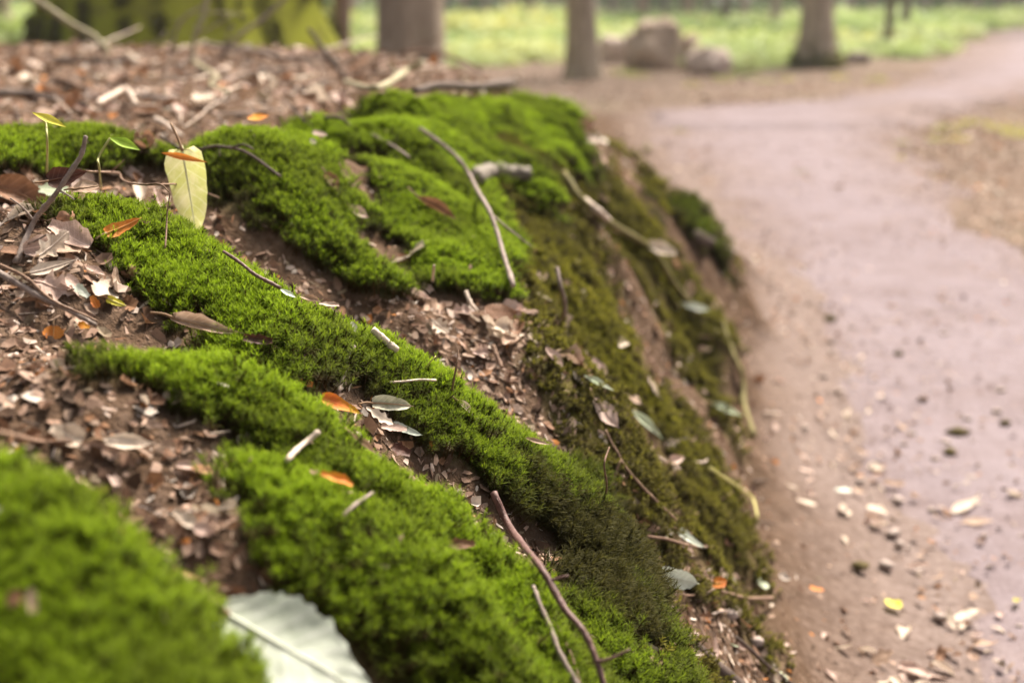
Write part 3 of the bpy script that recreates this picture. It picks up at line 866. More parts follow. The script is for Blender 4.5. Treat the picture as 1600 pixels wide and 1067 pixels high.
def limb_mesh(r, z0, seed, mat, rad):
    g = np.random.default_rng(seed)
    th = g.uniform(0, 6.283); d = np.array([math.cos(th), math.sin(th), 0])
    P = smooth_path([np.array([0, 0, z0]), np.array([0, 0, z0 + 0.5]) + d * rad * 0.35, np.array([0, 0, z0 + 1.4]) + d * rad * 0.8], 9)
    Vv, Fs = tube(P, np.linspace(r * 0.4, r * 0.1, 9), 7, 0.05, seed)
    return mesh_np('limb', Vv, Fs, [mat])
CROWNS = [crown_mesh(300 + i, 7.0, 12.5, 2.6) for i in range(3)]

def tree(label, u, v, wpx, mat, group=None, flare=0.6, lobes=5, name='forest_tree', seed=None, crown=True, dist=None):
    if dist is None:
        p, _ = hit(u, v, 0, False)
    else:
        r_ = ray(u, v); t = dist / r_[1]; p = np.array([0, 0, CAM_H]) + r_ * t; p[2] = float(ground(np.array([p[0]]), np.array([p[1]]), False)[0])
    rad = wpx * depth_of(p) / FPX * 0.5
    seed = seed or int(abs(u * 3 + v))
    root = bpy.data.objects.new(name, None); COL.objects.link(root); root.location = p
    root.empty_display_size = 0.3
    put('trunk', trunk_mesh(rad, 13, flare, seed, mat, lobes), root)
    for k in range(3): put('limb', limb_mesh(rad, 7.2 + k * 1.3, seed + k, mat, 2.4), root)
    if crown:
        c = put('crown', CROWNS[seed % 3], root, rot=(0, 0, seed * 1.3))
    tag(root, label, 'tree', group)
    return root, rad

mt, mrad = tree('huge moss-covered beech trunk rising behind the leaf litter at top left', 258, 74, 262, B_moss, flare=0.95, lobes=3, name='mossy_tree', seed=41)
tree('pinkish slender trunk just right of the huge mossy trunk', 531, 86, 28, B_pink, dist=13)
tree('broad smooth grey-brown trunk beyond the end of the litter-covered bank top', 642, 112, 100, B_grey, flare=0.3, dist=9.5)
tree('grey trunk standing left of the boulders at the path bend', 911, 122, 44, B_grey, flare=0.9)
ft, frad = tree('trunk with mossy flared foot right of the boulders', 1274, 104, 46, B_grey, flare=1.1, lobes=4, seed=1274)
tree('thin dark trunk in the green undergrowth right of the mossy-footed trunk', 1386, 84, 14, B_dark, flare=0.2)
tree('grey trunk at the left edge behind the mossy trunk', 6, 52, 30, B_grey, dist=14)
tree('thin grey trunk between the mossy trunk and the pinkish trunk', 468, 60, 14, B_grey, dist=22)
far = [(828, 42, 13, B_grey), (1003, 33, 17, B_pink), (1075, 29, 17, B_pink), (1133, 33, 13, B_dark), (1163, 26, 12, B_grey), (1211, 34, 15, B_grey), (1247, 30, 9, B_dark),
       (1330, 26, 12, B_grey), (1414, 44, 15, B_dark), (1445, 22, 13, B_grey), (1482, 24, 14, B_dark), (1522, 22, 16, B_grey), (1555, 20, 12, B_dark), (1586, 22, 18, B_dark),
       (725, 24, 10, B_pink), (760, 22, 9, B_grey), (792, 27, 11, B_dark), (868, 24, 10, B_grey), (958, 22, 11, B_grey), (1040, 21, 9, B_dark), (1105, 20, 10, B_grey),
       (1300, 19, 9, B_dark), (1360, 20, 10, B_pink), (1505, 17, 9, B_dark), (1570, 15, 10, B_grey), (700, 20, 9, B_dark), (555, 30, 12, B_grey), (440, 30, 10, B_dark), (1620, 30, 22, B_dark), (1680, 40, 25, B_grey), (-60, 45, 30, B_grey), (-160, 40, 40, B_pink)]
far.sort(key=lambda t: t[0])
ORD = ['first', 'second', 'third', 'fourth', 'fifth', 'sixth', 'seventh', 'eighth', 'ninth', 'tenth', 'eleventh', 'twelfth', 'thirteenth']
ref, cnt = None, 0
for u, v, w, m in far:
    r_ = 'beyond the left edge trunk' if u < 0 else 'right of the huge mossy trunk' if u < 600 else 'right of the broad grey-brown trunk' if u < 911 else 'right of the grey trunk by the boulders' if u < 1274 else 'right of the trunk with the mossy flared foot'
    cnt = cnt + 1 if r_ == ref else 0; ref = r_
    nm = {'grey_beech_bark': 'grey', 'pinkish_pine_bark': 'pinkish', 'dark_bark_tree': 'dark'}[m.name]
    tree('%s of the distant trunks %s, %s barked' % (ORD[cnt], r_, nm), u, v, w, m, 'distant trunks in the wood', flare=0.25, dist=min(62, max(18, 1800 / (v + 8))))

# moss on the big trunk
g = np.random.default_rng(77)
n_ = 2600
th = g.uniform(0, 6.283, n_); zt = 1.5 * g.random(n_) ** 1.3
tm = [c for c in mt.children if c.name.startswith('trunk')][0].data
tv = np.array([v.co[:] for v in tm.vertices])
k = g.integers(0, len(tv), n_)
k = k[(tv[k, 2] < 1.6) & (tv[k, 2] > 0)]
pp = tv[k] + g.normal(0, 0.05, (len(k), 3)) * np.array([.1, .1, 1])
th = np.arctan2(pp[:, 1], pp[:, 0])
# settle each tuft on the bark by nearest ring radius
rr = np.hypot(tv[:, 0], tv[:, 1])
ang = np.arctan2(tv[:, 1], tv[:, 0])
pp2 = np.concatenate([pp + np.stack([-np.sin(th), np.cos(th), 0 * th], -1) * g.normal(0, 0.03, (len(k), 1)) for _ in range(3)])
th = np.arctan2(pp2[:, 1], pp2[:, 0])
keep = fbm(th * 2, pp2[:, 2] * 2, 1.3, 3, 5) > -0.12
pp2, th = pp2[keep], th[keep]
dd = np.stack([np.cos(th), np.sin(th), np.full(len(th), 0.5)], -1) + g.normal(0, 0.2, (len(th), 3))
ms = scatter('trunk_moss', pp2, euler_from(dd, g.uniform(0, 6.28, len(th))), g.uniform(1.6, 3.0, len(th)), g.uniform(0.5, 1, len(th)), P_oliv, mt)
ms['kind'] = 'stuff'

tv = np.array([v.co[:] for v in [c for c in ft.children if c.name.startswith('trunk')][0].data.vertices])
k = np.nonzero((tv[:, 2] < 0.42) & (tv[:, 2] > 0))[0]
pp = np.repeat(tv[k], 4, 0); pp = pp + g.normal(0, 0.03, pp.shape); pp = pp[g.random(len(pp)) < 0.55 * np.exp(-pp[:, 2] / 0.14)]
th = np.arctan2(pp[:, 1], pp[:, 0])
dd = np.stack([np.cos(th), np.sin(th), np.full(len(th), 0.5)], -1) + g.normal(0, 0.2, (len(th), 3))
fm_ = scatter('foot_moss', pp, euler_from(dd, g.uniform(0, 6.28, len(th))), g.uniform(2.0, 3.5, len(th)), g.uniform(0.7, 1, len(th)), P_oliv, ft)
fm_['kind'] = 'stuff'

# ------------------------------------------------------------------ undergrowth and far wood
m_under, nt, b, o_ = new_mat('undergrowth_leaf', 0.55)
tt = node(nt, 'ShaderNodeAttribute', attribute_name='tint', attribute_type='INSTANCER'); hh = node(nt, 'ShaderNodeAttribute', attribute_name='tone')
ca = ramp(nt, tt.outputs['Fac'], [(0.0, (0.17, 0.27, 0.04)), (0.4, (0.30, 0.38, 0.07)), (0.62, (0.42, 0.50, 0.22)), (1.0, (0.50, 0.46, 0.08))]).outputs[0]
ca = mix(nt, hh.outputs['Fac'], ca, (0.6, 0.68, 0.5, 1))
nt.links.new(ca, b.inputs['Base Color']); translucent(nt, b, o_, ca, 0.45)
def plant_proto(seed, n, r, h, size):
    g = np.random.default_rng(seed)
    a = g.uniform(0, 6.283, n); q = r * np.sqrt(g.random(n))
    C = np.stack([q * np.cos(a), q * np.sin(a), h * (0.15 + 0.85 * g.random(n)) * (1 - 0.4 * q / r)], -1)
    V, F = cards(C, g.uniform(0.7, 1.3, n) * size, g, 0.45)
    tone = np.repeat(np.clip(g.normal(0.1, 0.2, n), 0, 0.7), 4)
    st = []
    for i in range(6):
        e = C[i]; Vv, Fs = tube(np.array([[e[0] * .3, e[1] * .3, 0], e * np.array([.7, .7, .6]), e]), [0.006, 0.004, 0.002], 3, caps=False)
        F = np.concatenate([F, np.concatenate([Fs[0][:, [0, 1, 2]], Fs[0][:, [0, 2, 3]]]) + len(V)]); V = np.concatenate([V, Vv]); tone = np.concatenate([tone, np.zeros(len(Vv))])
    return bpy.data.objects.new('undergrowth_plant', mesh_np('undergrowth_plant', V, F, [m_under], {'tone': tone}, smooth=False))
P_under = [plant_proto(400 + i, 70, 0.32, 0.21, 0.045) for i in range(6)]
g = np.random.default_rng(21)
N = 26000
y = 12 + 68 * g.random(N) ** 1.5; x = (g.random(N) * 2 - 1) * (y * 0.52 + 3)
edge_y = np.interp(x, [-20, -3, 0, 1.5, 3.2, 4.6, 9, 40], [11, 12.5, 16.5, 18, 17.5, 19, 17.5, 17])
sd = path_sd(x, y)
dens = sstep(0, 2.5, y - edge_y + 1.5 * fbm(x, y, 0.4, 3, 8)) * (sd < -0.35 - 0.02 * y) * sstep(-0.25, 0.3, fbm(x, y, 0.35, 4, 12) + 0.06)
kk = g.random(N) < dens
x, y = x[kk], y[kk]
tint = np.clip(0.42 + 0.9 * fbm(x, y, 0.5, 3, 14) + g.normal(0, 0.12, len(x)), 0, 1)
rot = np.stack([g.normal(0, .1, len(x)), g.normal(0, .1, len(x)), g.uniform(0, 6.28, len(x))], -1)
zz = profile(x, y) + 0.05 * fbm(x, y, 0.35, 3, 61)
un = scatter('undergrowth', np.stack([x, y, zz - 0.02], -1), rot, g.uniform(0.6, 1.6, len(x)) * np.interp(y, [14, 40], [0.8, 1.4]) * (0.85 + 1.6 * np.maximum(0, fbm(x, y, 0.3, 3, 19))), tint, P_under)
tag(un, 'pale green leafy undergrowth covering the woodland floor beyond the path', 'undergrowth', kind='stuff')
print('undergrowth', len(x))
# young yellow-green plants along the path margins, each a thing
g = np.random.default_rng(23)
spots = [(975, 118, .55, 1.0), (1000, 122, .4, .9), (1130, 128, .4, .85), (1160, 122, .5, .8), (1195, 130, .35, .9), (1310, 124, .35, .9), (1370, 128, .4, .95), (1080, 135, .3, .9), (1230, 126, .3, .85), 
         (1480, 205, .33, .9), (1520, 195, .3, 1.0), (1570, 205, .4, 1.0), (1590, 215, .35, .95), (1465, 222, .22, .9), (1405, 250, .15, .8), (1500, 222, .22, .9), (1250, 270, .09, .8), (1215, 195, .10, .85), (1060, 205, .12, .95), (1410, 225, .14, .9)]
for u, v, s, tn in spots:
    p, _ = hit(u, v, 0, False)
    src = P_under[int(g.integers(0, 6))].data
    root = bpy.data.objects.new('young_plant', None); COL.objects.link(root); root.empty_display_size = 0.05
    o = bpy.data.objects.new('foliage', src.copy()); COL.objects.link(o); o.parent = root; o['kind'] = 'stuff'
    o.data.materials.clear()
    key = 'young_plant_leaf'
    if key not in MATS:
        m, nt, b, o_ = new_mat(key, 0.55)
        oi = nt.nodes.new('ShaderNodeObjectInfo')
        cy = ramp(nt, oi.outputs['Random'], [(0, (0.20, 0.27, 0.04)), (0.5, (0.34, 0.36, 0.05)), (1, (0.50, 0.46, 0.05))]).outputs[0]
        nt.links.new(cy, b.inputs['Base Color']); translucent(nt, b, o_, cy, 0.4); MATS[key] = m
    o.data.materials.append(MATS[key])
    root.location = p; root.scale = (s, s, s * 0.8); root.rotation_euler = (0, 0, g.uniform(0, 6.28))
    tag(root, 'small yellow-green plant sprouting along the path margin', 'plant', 'young plants along the path margins')

# far wood: foliage hanging between the last trunks
N = 46000
y = g.uniform(60, 95, N); x = (g.random(N) * 2 - 1) * (y * 0.62)
z = 9 * g.random(N) ** 0.9
kk = fbm(x, z * 2 + y * 0.2, 0.16, 3, 18) > -0.45
V, F = cards(np.stack([x, y, z], -1)[kk], g.uniform(0.25, 0.55, kk.sum()), g, 1.0)
fw = put('far_woodland', mesh_np('far_woodland', V, F, [m_crown], {'tone': np.repeat(np.clip(0.5 + 0.5 * fbm(x[kk], z[kk], 0.2, 3, 3) + g.normal(0, .15, kk.sum()), 0, 1), 4)}, smooth=False))
tag(fw, 'far-off mass of leafy wood closing the view', 'woodland', kind='stuff')

# ------------------------------------------------------------------ boulders by the path bend
m_rock, nt, b, o_ = new_mat('boulder_rock', 0.9, 0.2)
co = objco(nt); n1, n2 = noise(nt, 3.5, 5, 0.65, co), noise(nt, 25, 4, 0.7, co)
oi = nt.nodes.new('ShaderNodeObjectInfo')
c = ramp(nt, n1.outputs[0], [(0.35, (0.32, 0.22, 0.17)), (0.65, (0.52, 0.40, 0.33))]).outputs[0]
c = mix(nt, 0.35, c, ramp(nt, n2.outputs[0], [(0.35, (0.15, 0.11, 0.08)), (0.65, (0.55, 0.46, 0.40))]).outputs[0])
nt.links.new(c, b.inputs['Base Color']); bump(nt, b, n2.outputs[0], 0.7, 0.03)
m_rock2, nt, b, o_ = new_mat('pale_boulder_rock', 0.9, 0.2)
co = objco(nt); n1 = noise(nt, 8, 5, 0.7, co)
nt.links.new(ramp(nt, n1.outputs[0], [(0.35, (0.42, 0.32, 0.28)), (0.65, (0.64, 0.53, 0.48))]).outputs[0], b.inputs['Base Color']); bump(nt, b, n1.outputs[0], 0.7, 0.03)
def rock_mesh(rx, ry, rz, seed, mat, nlat=14, nlon=22, rough=0.22):
    V = []
    for i in range(nlat):
        la = -math.pi / 2 + math.pi * i / (nlat - 1)
        for j in range(nlon):
            lo = 2 * math.pi * j / nlon
            d = np.array([math.cos(la) * math.cos(lo), math.cos(la) * math.sin(lo), math.sin(la)])
            f = 1 + rough * (float(fbm(np.array([d[0] * 1.3 + seed]), np.array([d[1] * 1.3 + d[2] * 1.7]), 1.9, 4, seed)[0]))
            q = np.sign(d) * np.abs(d) ** 0.8
            V.append(q * f * np.array([rx, ry, rz]))
    return mesh_np('rock', np.array(V), grid_faces(nlat, nlon, True), [mat])
for u, v, wu, hv, m, sd, lab in [
        (955, 98, 58, 40, m_rock2, 3, 'low pale-topped boulder right behind the grey trunk'),
        (1024, 106, 94, 74, m_rock, 5, 'largest round brown boulder of the heap at the path bend'),
        (1072, 105, 56, 48, m_rock, 9, 'dark brown boulder leaning on the right of the largest boulder'),
        (1106, 114, 66, 40, m_rock2, 12, 'pale pinkish boulder at the right end of the boulder heap')]:
    p, _ = hit(u, v, 0, False); dp = depth_of(p)
    o = put('boulder', rock_mesh(wu * dp / FPX / 2, wu * dp / FPX / 2.3, hv * dp / FPX / 1.6, sd, m, 18, 28, 0.42), loc=(p[0], p[1], p[2] + hv * dp / FPX * 0.34), rot=(0.1, 0.15, sd))
    tag(o, lab, 'boulder', 'boulders at the path bend')
p, _ = hit(1341, 100, 0, False)
Vv, Fs = tube(smooth_path([(-0.13, 0, .07), (0, 0.05, .075), (.14, 0, .07)], 9), np.array([.075, .08, .08, .07, .075, .08, .078, .07, .07]), 12, 0.06, 4)
tag(put('log', mesh_np('log', Vv, Fs, [TWIGM['grey']]), loc=p), 'short dark log lying in the undergrowth beside the mossy-footed trunk', 'log')

# ------------------------------------------------------------------ leaf litter (fragments nobody could count)
m_lit, nt, b, o_ = new_mat('litter_fragment', 0.75, 0.2)
ac = node(nt, 'ShaderNodeAttribute', attribute_name='frag'); n1 = noise(nt, 120, 3, 0.6, objco(nt))
cc = mix(nt, 0.5, ac.outputs['Color'], ramp(nt, n1.outputs[0], [(0.3, (0.45, 0.42, 0.4)), (0.7, (1.5, 1.5, 1.5))]).outputs[0], 'MULTIPLY')
nt.links.new(cc, b.inputs['Base Color']); translucent(nt, b, o_, cc, 0.15)
PAL = np.array([[.22, .13, .085], [.34, .225, .155], [.48, .36, .28], [.13, .066, .038], [.065, .035, .02], [.56, .46, .37], [.28, .14, .07], [.40, .26, .185], [.42, .15, .03], [.20, .145, .09]])
def fragments(x, y, z, nrm, size, g, elong, pal_p, bentness=0.35):
    """bent six-sided scraps"""
    n = len(x)
    th = np.linspace(0, 2 * math.pi, 7)[:-1]
    nn = nrm + g.normal(0, 0.33, (n, 3)); nn /= np.linalg.norm(nn, axis=1, keepdims=True)
    a = g.normal(0, 1, (n, 3)); a -= nn * (a * nn).sum(1, keepdims=True); a /= np.linalg.norm(a, axis=1, keepdims=True)
    b2 = np.cross(nn, a)
    rr = g.uniform(0.6, 1.25, (n, 6)); ey = elong
    lx = np.cos(th)[None] * rr * size[:, None]; ly = np.sin(th)[None] * rr * size[:, None] * ey[:, None]
    cv = g.normal(0, bentness, (n, 1)) * 2
    lz = cv * (lx ** 2 * 0.4 + ly ** 2 * 1.2) / size[:, None]
    C = np.stack([x, y, z], -1) + nn * 0.0 + np.array([0, 0, 1]) * (size * 0.15)[:, None]
    ring = C[:, None] + lx[..., None] * a[:, None] + ly[..., None] * b2[:, None] + lz[..., None] * nn[:, None]
    V = np.concatenate([C[:, None], ring], 1).reshape(-1, 3)
    i = np.arange(n)[:, None] * 7
    F = np.concatenate([i + np.array([0, 1 + k, 1 + (k + 1) % 6]) for k in range(6)])
    col = PAL[g.choice(len(PAL), n, p=pal_p)] * np.array([1.06, 1.13, 1.24]) * g.uniform(0.7, 1.2, (n, 1))
    col4 = np.repeat(np.concatenate([np.clip(col, 0, .85), np.ones((n, 1))], 1), 7, 0)
    return V, F, col4
pal_p = np.array([.20, .17, .09, .16, .11, .035, .11, .09, .015, .04]); pal_p /= pal_p.sum()
g = np.random.default_rng(31)
VV, FF, CC = [], [], []; off = 0
# zones: x0,x1,y0,y1,density per m2, size range
for x0, x1, y0, y1, rho, s0, s1, gate in [
        (-1.1, 0.7, 0.25, 1.3, 60000, .0018, .0085, 'bank'), (-1.6, 0.8, 1.3, 2.4, 14000, .0025, .010, 'bank'), (-3.2, 1.0, 2.4, 6.5, 2600, .006, .021, 'bank'),
        (0.1, 1.3, 0.8, 5.0, 3600, .002, .0075, 'toe'), (0.4, 3.0, 1.2, 9.0, 1500, .0018, .010, 'path'), (-1, 9, 6.0, 17, 110, .008, .028, 'far'), (1.5, 5, 4, 12, 700, .006, .020, 'margin'), (-1.0, 0.5, 0.4, 2.0, 700, .0015, .005, 'moss')]:
    n = int((x1 - x0) * (y1 - y0) * rho)
    x = g.uniform(x0, x1, n); y = g.uniform(y0, y1, n)
    m = np.where(inside(x, y), bil(gm, x, y), 0); ol_ = np.where(inside(x, y), bil(go, x, y), 0)
    b0 = profile(x, y); sd = path_sd(x, y); fz_ = fbm(x, y, 6, 3, 101)
    if gate == 'bank': a = (1 - sstep(0.05, 0.45, m)) * (1 - 0.75 * ol_) * sstep(0.10, 0.2, b0) * np.clip(0.75 + 0.9 * fz_, 0.15, 1)
    elif gate == 'moss': a = m > 0.6
    elif gate == 'toe': a = (b0 < 0.16) * np.clip(0.45 + fz_, 0.1, 1) * sstep(0.25, -0.12, sd)
    elif gate == 'path': a = (sd > 0) * np.clip(0.25 + fz_ + 0.8 * sstep(0.5, 0.0, sd), 0.05, 1)
    elif gate == 'margin': a = (sd < 0) * sstep(-3, -0.0, sd)
    else: a = (sd < 0.1) * 0.8 + 0.12
    k = g.random(n) < a
    x, y = x[k], y[k]
    if not len(x): continue
    sz = s0 + (s1 - s0) * g.random(len(x)) ** 1.5
    onp = path_sd(x, y) > 0
    z = np.where(inside(x, y), ground(x, y, False), profile(x, y)) + np.where(onp, 0.011, 0) + np.where(y > 10.3, 0.01, 0)
    if gate == 'moss': z = ground(x, y, True) + 0.002
    Vv, Fv, Cv = fragments(x, y, z, normal(x, y, 0.02, False), sz, g, 0.14 + 0.8 * g.random(len(x)) ** 1.6, pal_p)
    VV.append(Vv); FF.append(Fv + off); CC.append(Cv); off += len(Vv)
lit = put('leaf_litter', mesh_np('leaf_litter', np.concatenate(VV), np.concatenate(FF), [m_lit], {'frag': np.concatenate(CC)}, smooth=False))
tag(lit, 'scraps of dry leaves and bark littering the bank and path', 'leaf litter', kind='stuff')
print('litter tris', sum(len(f) for f in FF))
# crumbs caught in the moss: husks, needles and bud scales
# ------------------------------------------------------------------ scattered whole leaves, each its own object
VAR = {}
def variant(kind, col, i):
    key = (kind, col, i)
    if key not in VAR:
        gg = np.random.default_rng(hash(key) % 99991 if False else (len(VAR) * 37 + 11))
        VAR[key] = leaf_mesh(kind, 1.0, 0.55 if kind != 'torn' else 0.7, gg.uniform(-1.3, 1.3), gg.uniform(-1.0, 1.0), 0.35, len(VAR) + 5, LEAFM[col], 10, 7)
    return VAR[key]
g = np.random.default_rng(47)
def strew(n, region, sizes, cols, weights, label, group, lift=0.003, margin=0.0):
    k = 0; tries = 0
    weights = np.array(weights) / sum(weights)
    while k < n and tries < n * 40:
        tries += 1
        u, v = region(g)
        p, nn = hit(u, v, lift)
        x, y = p[0], p[1]
        if p[1] > 20 or (inside(x, y) and (bil(gm, np.array([x]), np.array([y]))[0] > 0.35)): continue
        col = cols[int(g.choice(len(cols), p=weights))]
        kind = ['beech', 'beech', 'oak', 'torn'][int(g.integers(0, 4))]
        o = put('dry_leaf', variant(kind, col, int(g.integers(0, 3))))
        s = g.uniform(*sizes)
        a = g.uniform(0, 6.283)
        fm = frame(nn + g.normal(0, 0.28, 3), np.array([math.cos(a), math.sin(a), 0.05]))
        if path_sd(np.array([x]), np.array([y]))[0] > 0: p[2] += 0.005
        o.matrix_world = Matrix.Translation(Vector(p + np.array([0, 0, 0.04 * s]))) @ fm @ Matrix.Diagonal((s, s, s, 1)) @ Matrix.Translation((-0.45, 0, 0))
        tag(o, label(col), 'leaf', group(col)); k += 1
WORD = {'tan': 'tan', 'pink': 'pinkish', 'pale': 'bleached pale', 'brown': 'dark brown', 'orange': 'orange', 'yellow': 'yellow', 'maroon': 'maroon', 'white': 'whitish', 'palegreen': 'pale green'}
strew(105, lambda g: (g.uniform(-20, 720), g.uniform(72, 185)), (.025, .055), ['tan', 'pink', 'pale', 'brown', 'orange'], [3, 4, 2.5, 3, .4],
      lambda c: 'small %s dry leaf in the litter on top of the bank' % WORD[c], lambda c: '%s leaves littering the bank top' % WORD[c])
strew(26, lambda g: (g.uniform(0, 260), g.uniform(270, 470)), (.012, .032), ['tan', 'pink', 'pale', 'brown'], [3, 3, 2, 2],
      lambda c: 'small %s leaf scrap in the litter pocket at left' % WORD[c], lambda c: '%s leaf scraps in the left litter pocket' % WORD[c])
strew(20, lambda g: (g.uniform(40, 400), g.uniform(600, 960)), (.008, .019), ['tan', 'pink', 'pale', 'brown'], [2, 3, 3, 2],
      lambda c: 'small %s leaf scrap in the gully above the big white leaf' % WORD[c], lambda c: '%s leaf scraps in the lower left gully' % WORD[c])
strew(26, lambda g: (lambda t: (560 + 330 * t + g.normal(0, 35), 350 + 230 * t + g.normal(0, 28)))(g.random()), (.014, .038), ['tan', 'pink', 'pale', 'brown'], [2, 3, 3, 1.5],
      lambda c: 'small %s leaf in the gully behind the main moss ridge' % WORD[c], lambda c: '%s leaves in the gully behind the main ridge' % WORD[c])
strew(34, lambda g: (lambda t: (990 + 230 * t + g.normal(0, 35), 790 + 270 * t + g.normal(0, 40)))(g.random()), (.010, .032), ['tan', 'pink', 'pale', 'brown', 'palegreen'], [2, 4, 3, 1.5, .5],
      lambda c: 'small %s leaf in the steep litter chute at lower right of the bank' % WORD[c], lambda c: '%s leaves in the litter chute' % WORD[c])
strew(24, lambda g: (g.uniform(800, 1150), g.uniform(280, 760)), (.012, .04), ['tan', 'pink', 'pale', 'brown'], [2, 3, 2, 1.5],
      lambda c: 'small %s leaf clinging to the steep olive bank face' % WORD[c], lambda c: '%s leaves on the bank face' % WORD[c])
strew(60, lambda g: (lambda t: (1150 + 300 * t + g.normal(0, 50), 330 + 740 * t + g.normal(0, 40)))(g.random()), (.013, .032), ['tan', 'pink', 'pale', 'brown', 'orange', 'yellow'], [3, 4, 4, 2, .3, .15],
      lambda c: 'small %s leaf on the slope where bank meets path' % WORD[c], lambda c: '%s leaves along the foot of the bank' % WORD[c])
strew(52, lambda g: (g.uniform(1150, 1600), 200 + 860 * g.random() ** 0.8), (.013, .036), ['tan', 'pink', 'pale', 'brown', 'yellow', 'maroon'], [3, 3, 3, 2, .2, .5],
      lambda c: 'small %s leaf lying on the bare path' % WORD[c], lambda c: '%s leaves on the path' % WORD[c])

# ------------------------------------------------------------------ the leaves one can point to
leaf('large yellow-green leaf hanging upright in front of the dark soil hollow', 284, 228, 303, 342, 82, 'beech', 'yellowgreen', 0.35, 0.12, 0.1, depth=1.19, depth2=1.15, facecam=0.85, roll=0.15)
leaf('thin pinkish-orange sliver of leaf lying across the hanging yellow leaf', 252, 239, 325, 253, 11, 'long', 'orange', 0.9, 0.15, 0.1, depth=1.165, facecam=0.6, stalk=False, name='leaf_sliver')
leaf('big curled brown leaf left of the upright grey twig', -8, 288, 102, 322, 62, 'beech', 'brown', 0.9, -0.35, 0.2, lift=0.012, facecam=0.4)
leaf('dark maroon leaf standing behind the upright grey twig', 72, 284, 134, 262, 40, 'beech', 'maroon', 0.6, 0.3, 0.15, lift=0.02, facecam=0.6)
leaf('pale green leaf scrap under the maroon leaf', 60, 296, 104, 288, 24, 'torn', 'palegreen', 0.3, 0.1, 0.1, lift=0.012, facecam=0.5, stalk=False)
leaf('tan leaf lying right of the maroon leaf', 112, 296, 154, 278, 30, 'beech', 'tan', 0.5, 0.2, 0.2, lift=0.006, facecam=0.3)
leaf('bright orange leaf at the top of the main moss ridge', 163, 366, 210, 360, 28, 'beech', 'orange', 0.4, 0.3, 0.15, lift=0.006, facecam=0.45)
leaf('white lobed oak leaf in the left litter pocket', 58, 402, 106, 372, 44, 'oak', 'pale', 0.4, 0.2, 0.3, lift=0.012, facecam=0.4)
leaf('long bleached leaf below the white oak leaf', 42, 428, 118, 410, 22, 'long', 'pale', 0.6, 0.2, 0.2, lift=0.008, facecam=0.3)
leaf('pinkish oak leaf beside the crossed sticks at left', 52, 440, 118, 454, 46, 'oak', 'pink', 0.5, -0.3, 0.3, lift=0.01, facecam=0.4)
leaf('small white leaf right of the pinkish oak leaf', 118, 446, 138, 462, 16, 'torn', 'white', 0.3, 0.1, 0.2, lift=0.01, facecam=0.4, stalk=False)
leaf('orange-brown leaf scrap left of the yellow leaf', 143, 462, 153, 478, 14, 'torn', 'orange', 0.3, 0.1, 0.2, lift=0.008, facecam=0.5, stalk=False)
leaf('small yellow leaf with orange stalk end in the left litter pocket', 166, 466, 196, 480, 18, 'beech', 'yellow', 0.4, 0.2, 0.1, lift=0.01, facecam=0.5)
leaf('round orange leaf standing on bare soil below the crossed sticks', 84, 508, 83, 540, 30, 'beech', 'orange', 0.5, 0.2, 0.1, lift=0.006, facecam=0.75)
leaf('dark orange scrap at the end of the crossed sticks', 122, 506, 140, 512, 12, 'torn', 'amber', 0.3, 0.1, 0.2, lift=0.006, facecam=0.5, stalk=False)
leaf('long curled tan leaf lying between the main ridge and the ridge before it', 266, 496, 374, 512, 36, 'beech', 'tan', 1.3, 0.3, 0.3, lift=0.012, facecam=0.3)
leaf('dark crumpled leaf right of the long curled tan leaf', 380, 528, 424, 536, 22, 'torn', 'maroon', 0.8, 0.3, 0.4, lift=0.006, facecam=0.3, stalk=False)
leaf('amber leaf shading to red on the main moss ridge', 500, 620, 576, 632, 30, 'beech', 'amber', 0.7, -0.2, 0.2, lift=0.012, facecam=0.5, stalk=False)
leaf('crinkled grey-green leaf right of the amber leaf', 578, 630, 642, 636, 34, 'beech', 'grey', 0.9, -0.3, 0.35, lift=0.012, facecam=0.4)
leaf('white lobed leaf below the crinkled grey-green leaf', 572, 636, 606, 668, 24, 'oak', 'pale', 0.5, 0.3, 0.3, lift=0.012, facecam=0.4, stalk=False)
leaf('small white leaf tip right of the white lobed leaf', 612, 662, 654, 684, 18, 'beech', 'white', 0.5, 0.2, 0.2, lift=0.010, facecam=0.4, stalk=False)
leaf('mauve leaf scrap beside the small white leaf tip', 596, 664, 626, 676, 16, 'torn', 'pink', 0.5, 0.2, 0.3, lift=0.008, facecam=0.4, stalk=False)
leaf('rolled reddish-brown leaf below the white lobed leaf', 548, 678, 582, 716, 22, 'beech', 'tan', 1.6, 0.35, 0.15, lift=0.012, facecam=0.2)
leaf('dark brown round leaf right of the rolled leaf', 614, 698, 642, 706, 24, 'torn', 'maroon', 0.5, 0.3, 0.2, lift=0.010, facecam=0.5, stalk=False)
leaf('small pale leaf lying on the main moss ridge crest', 714, 626, 744, 648, 15, 'beech', 'pale', 0.9, -0.5, 0.1, lift=0.010, facecam=0.3)
leaf('small orange bud scale standing in the main moss ridge', 674, 704, 673, 688, 8, 'torn', 'orange', 0.6, 0.1, 0.1, lift=0.006, facecam=0.7, stalk=False, name='bud_scale', cat='bud scale')
leaf('small pale bud scale right of the orange bud scale', 702, 704, 702, 690, 6, 'torn', 'pale', 0.6, 0.1, 0.1, lift=0.006, facecam=0.7, stalk=False, name='bud_scale', cat='bud scale')
leaf('tan curled leaf sliver on the main ridge below the pale leaf', 820, 684, 852, 700, 9, 'long', 'tan', 0.8, 0.2, 0.2, lift=0.010, facecam=0.4, stalk=False)
leaf('small grey leaf standing at the crest by the cut stick', 550, 502, 557, 518, 10, 'beech', 'grey', 0.4, 0.1, 0.1, lift=0.006, facecam=0.6, stalk=False)
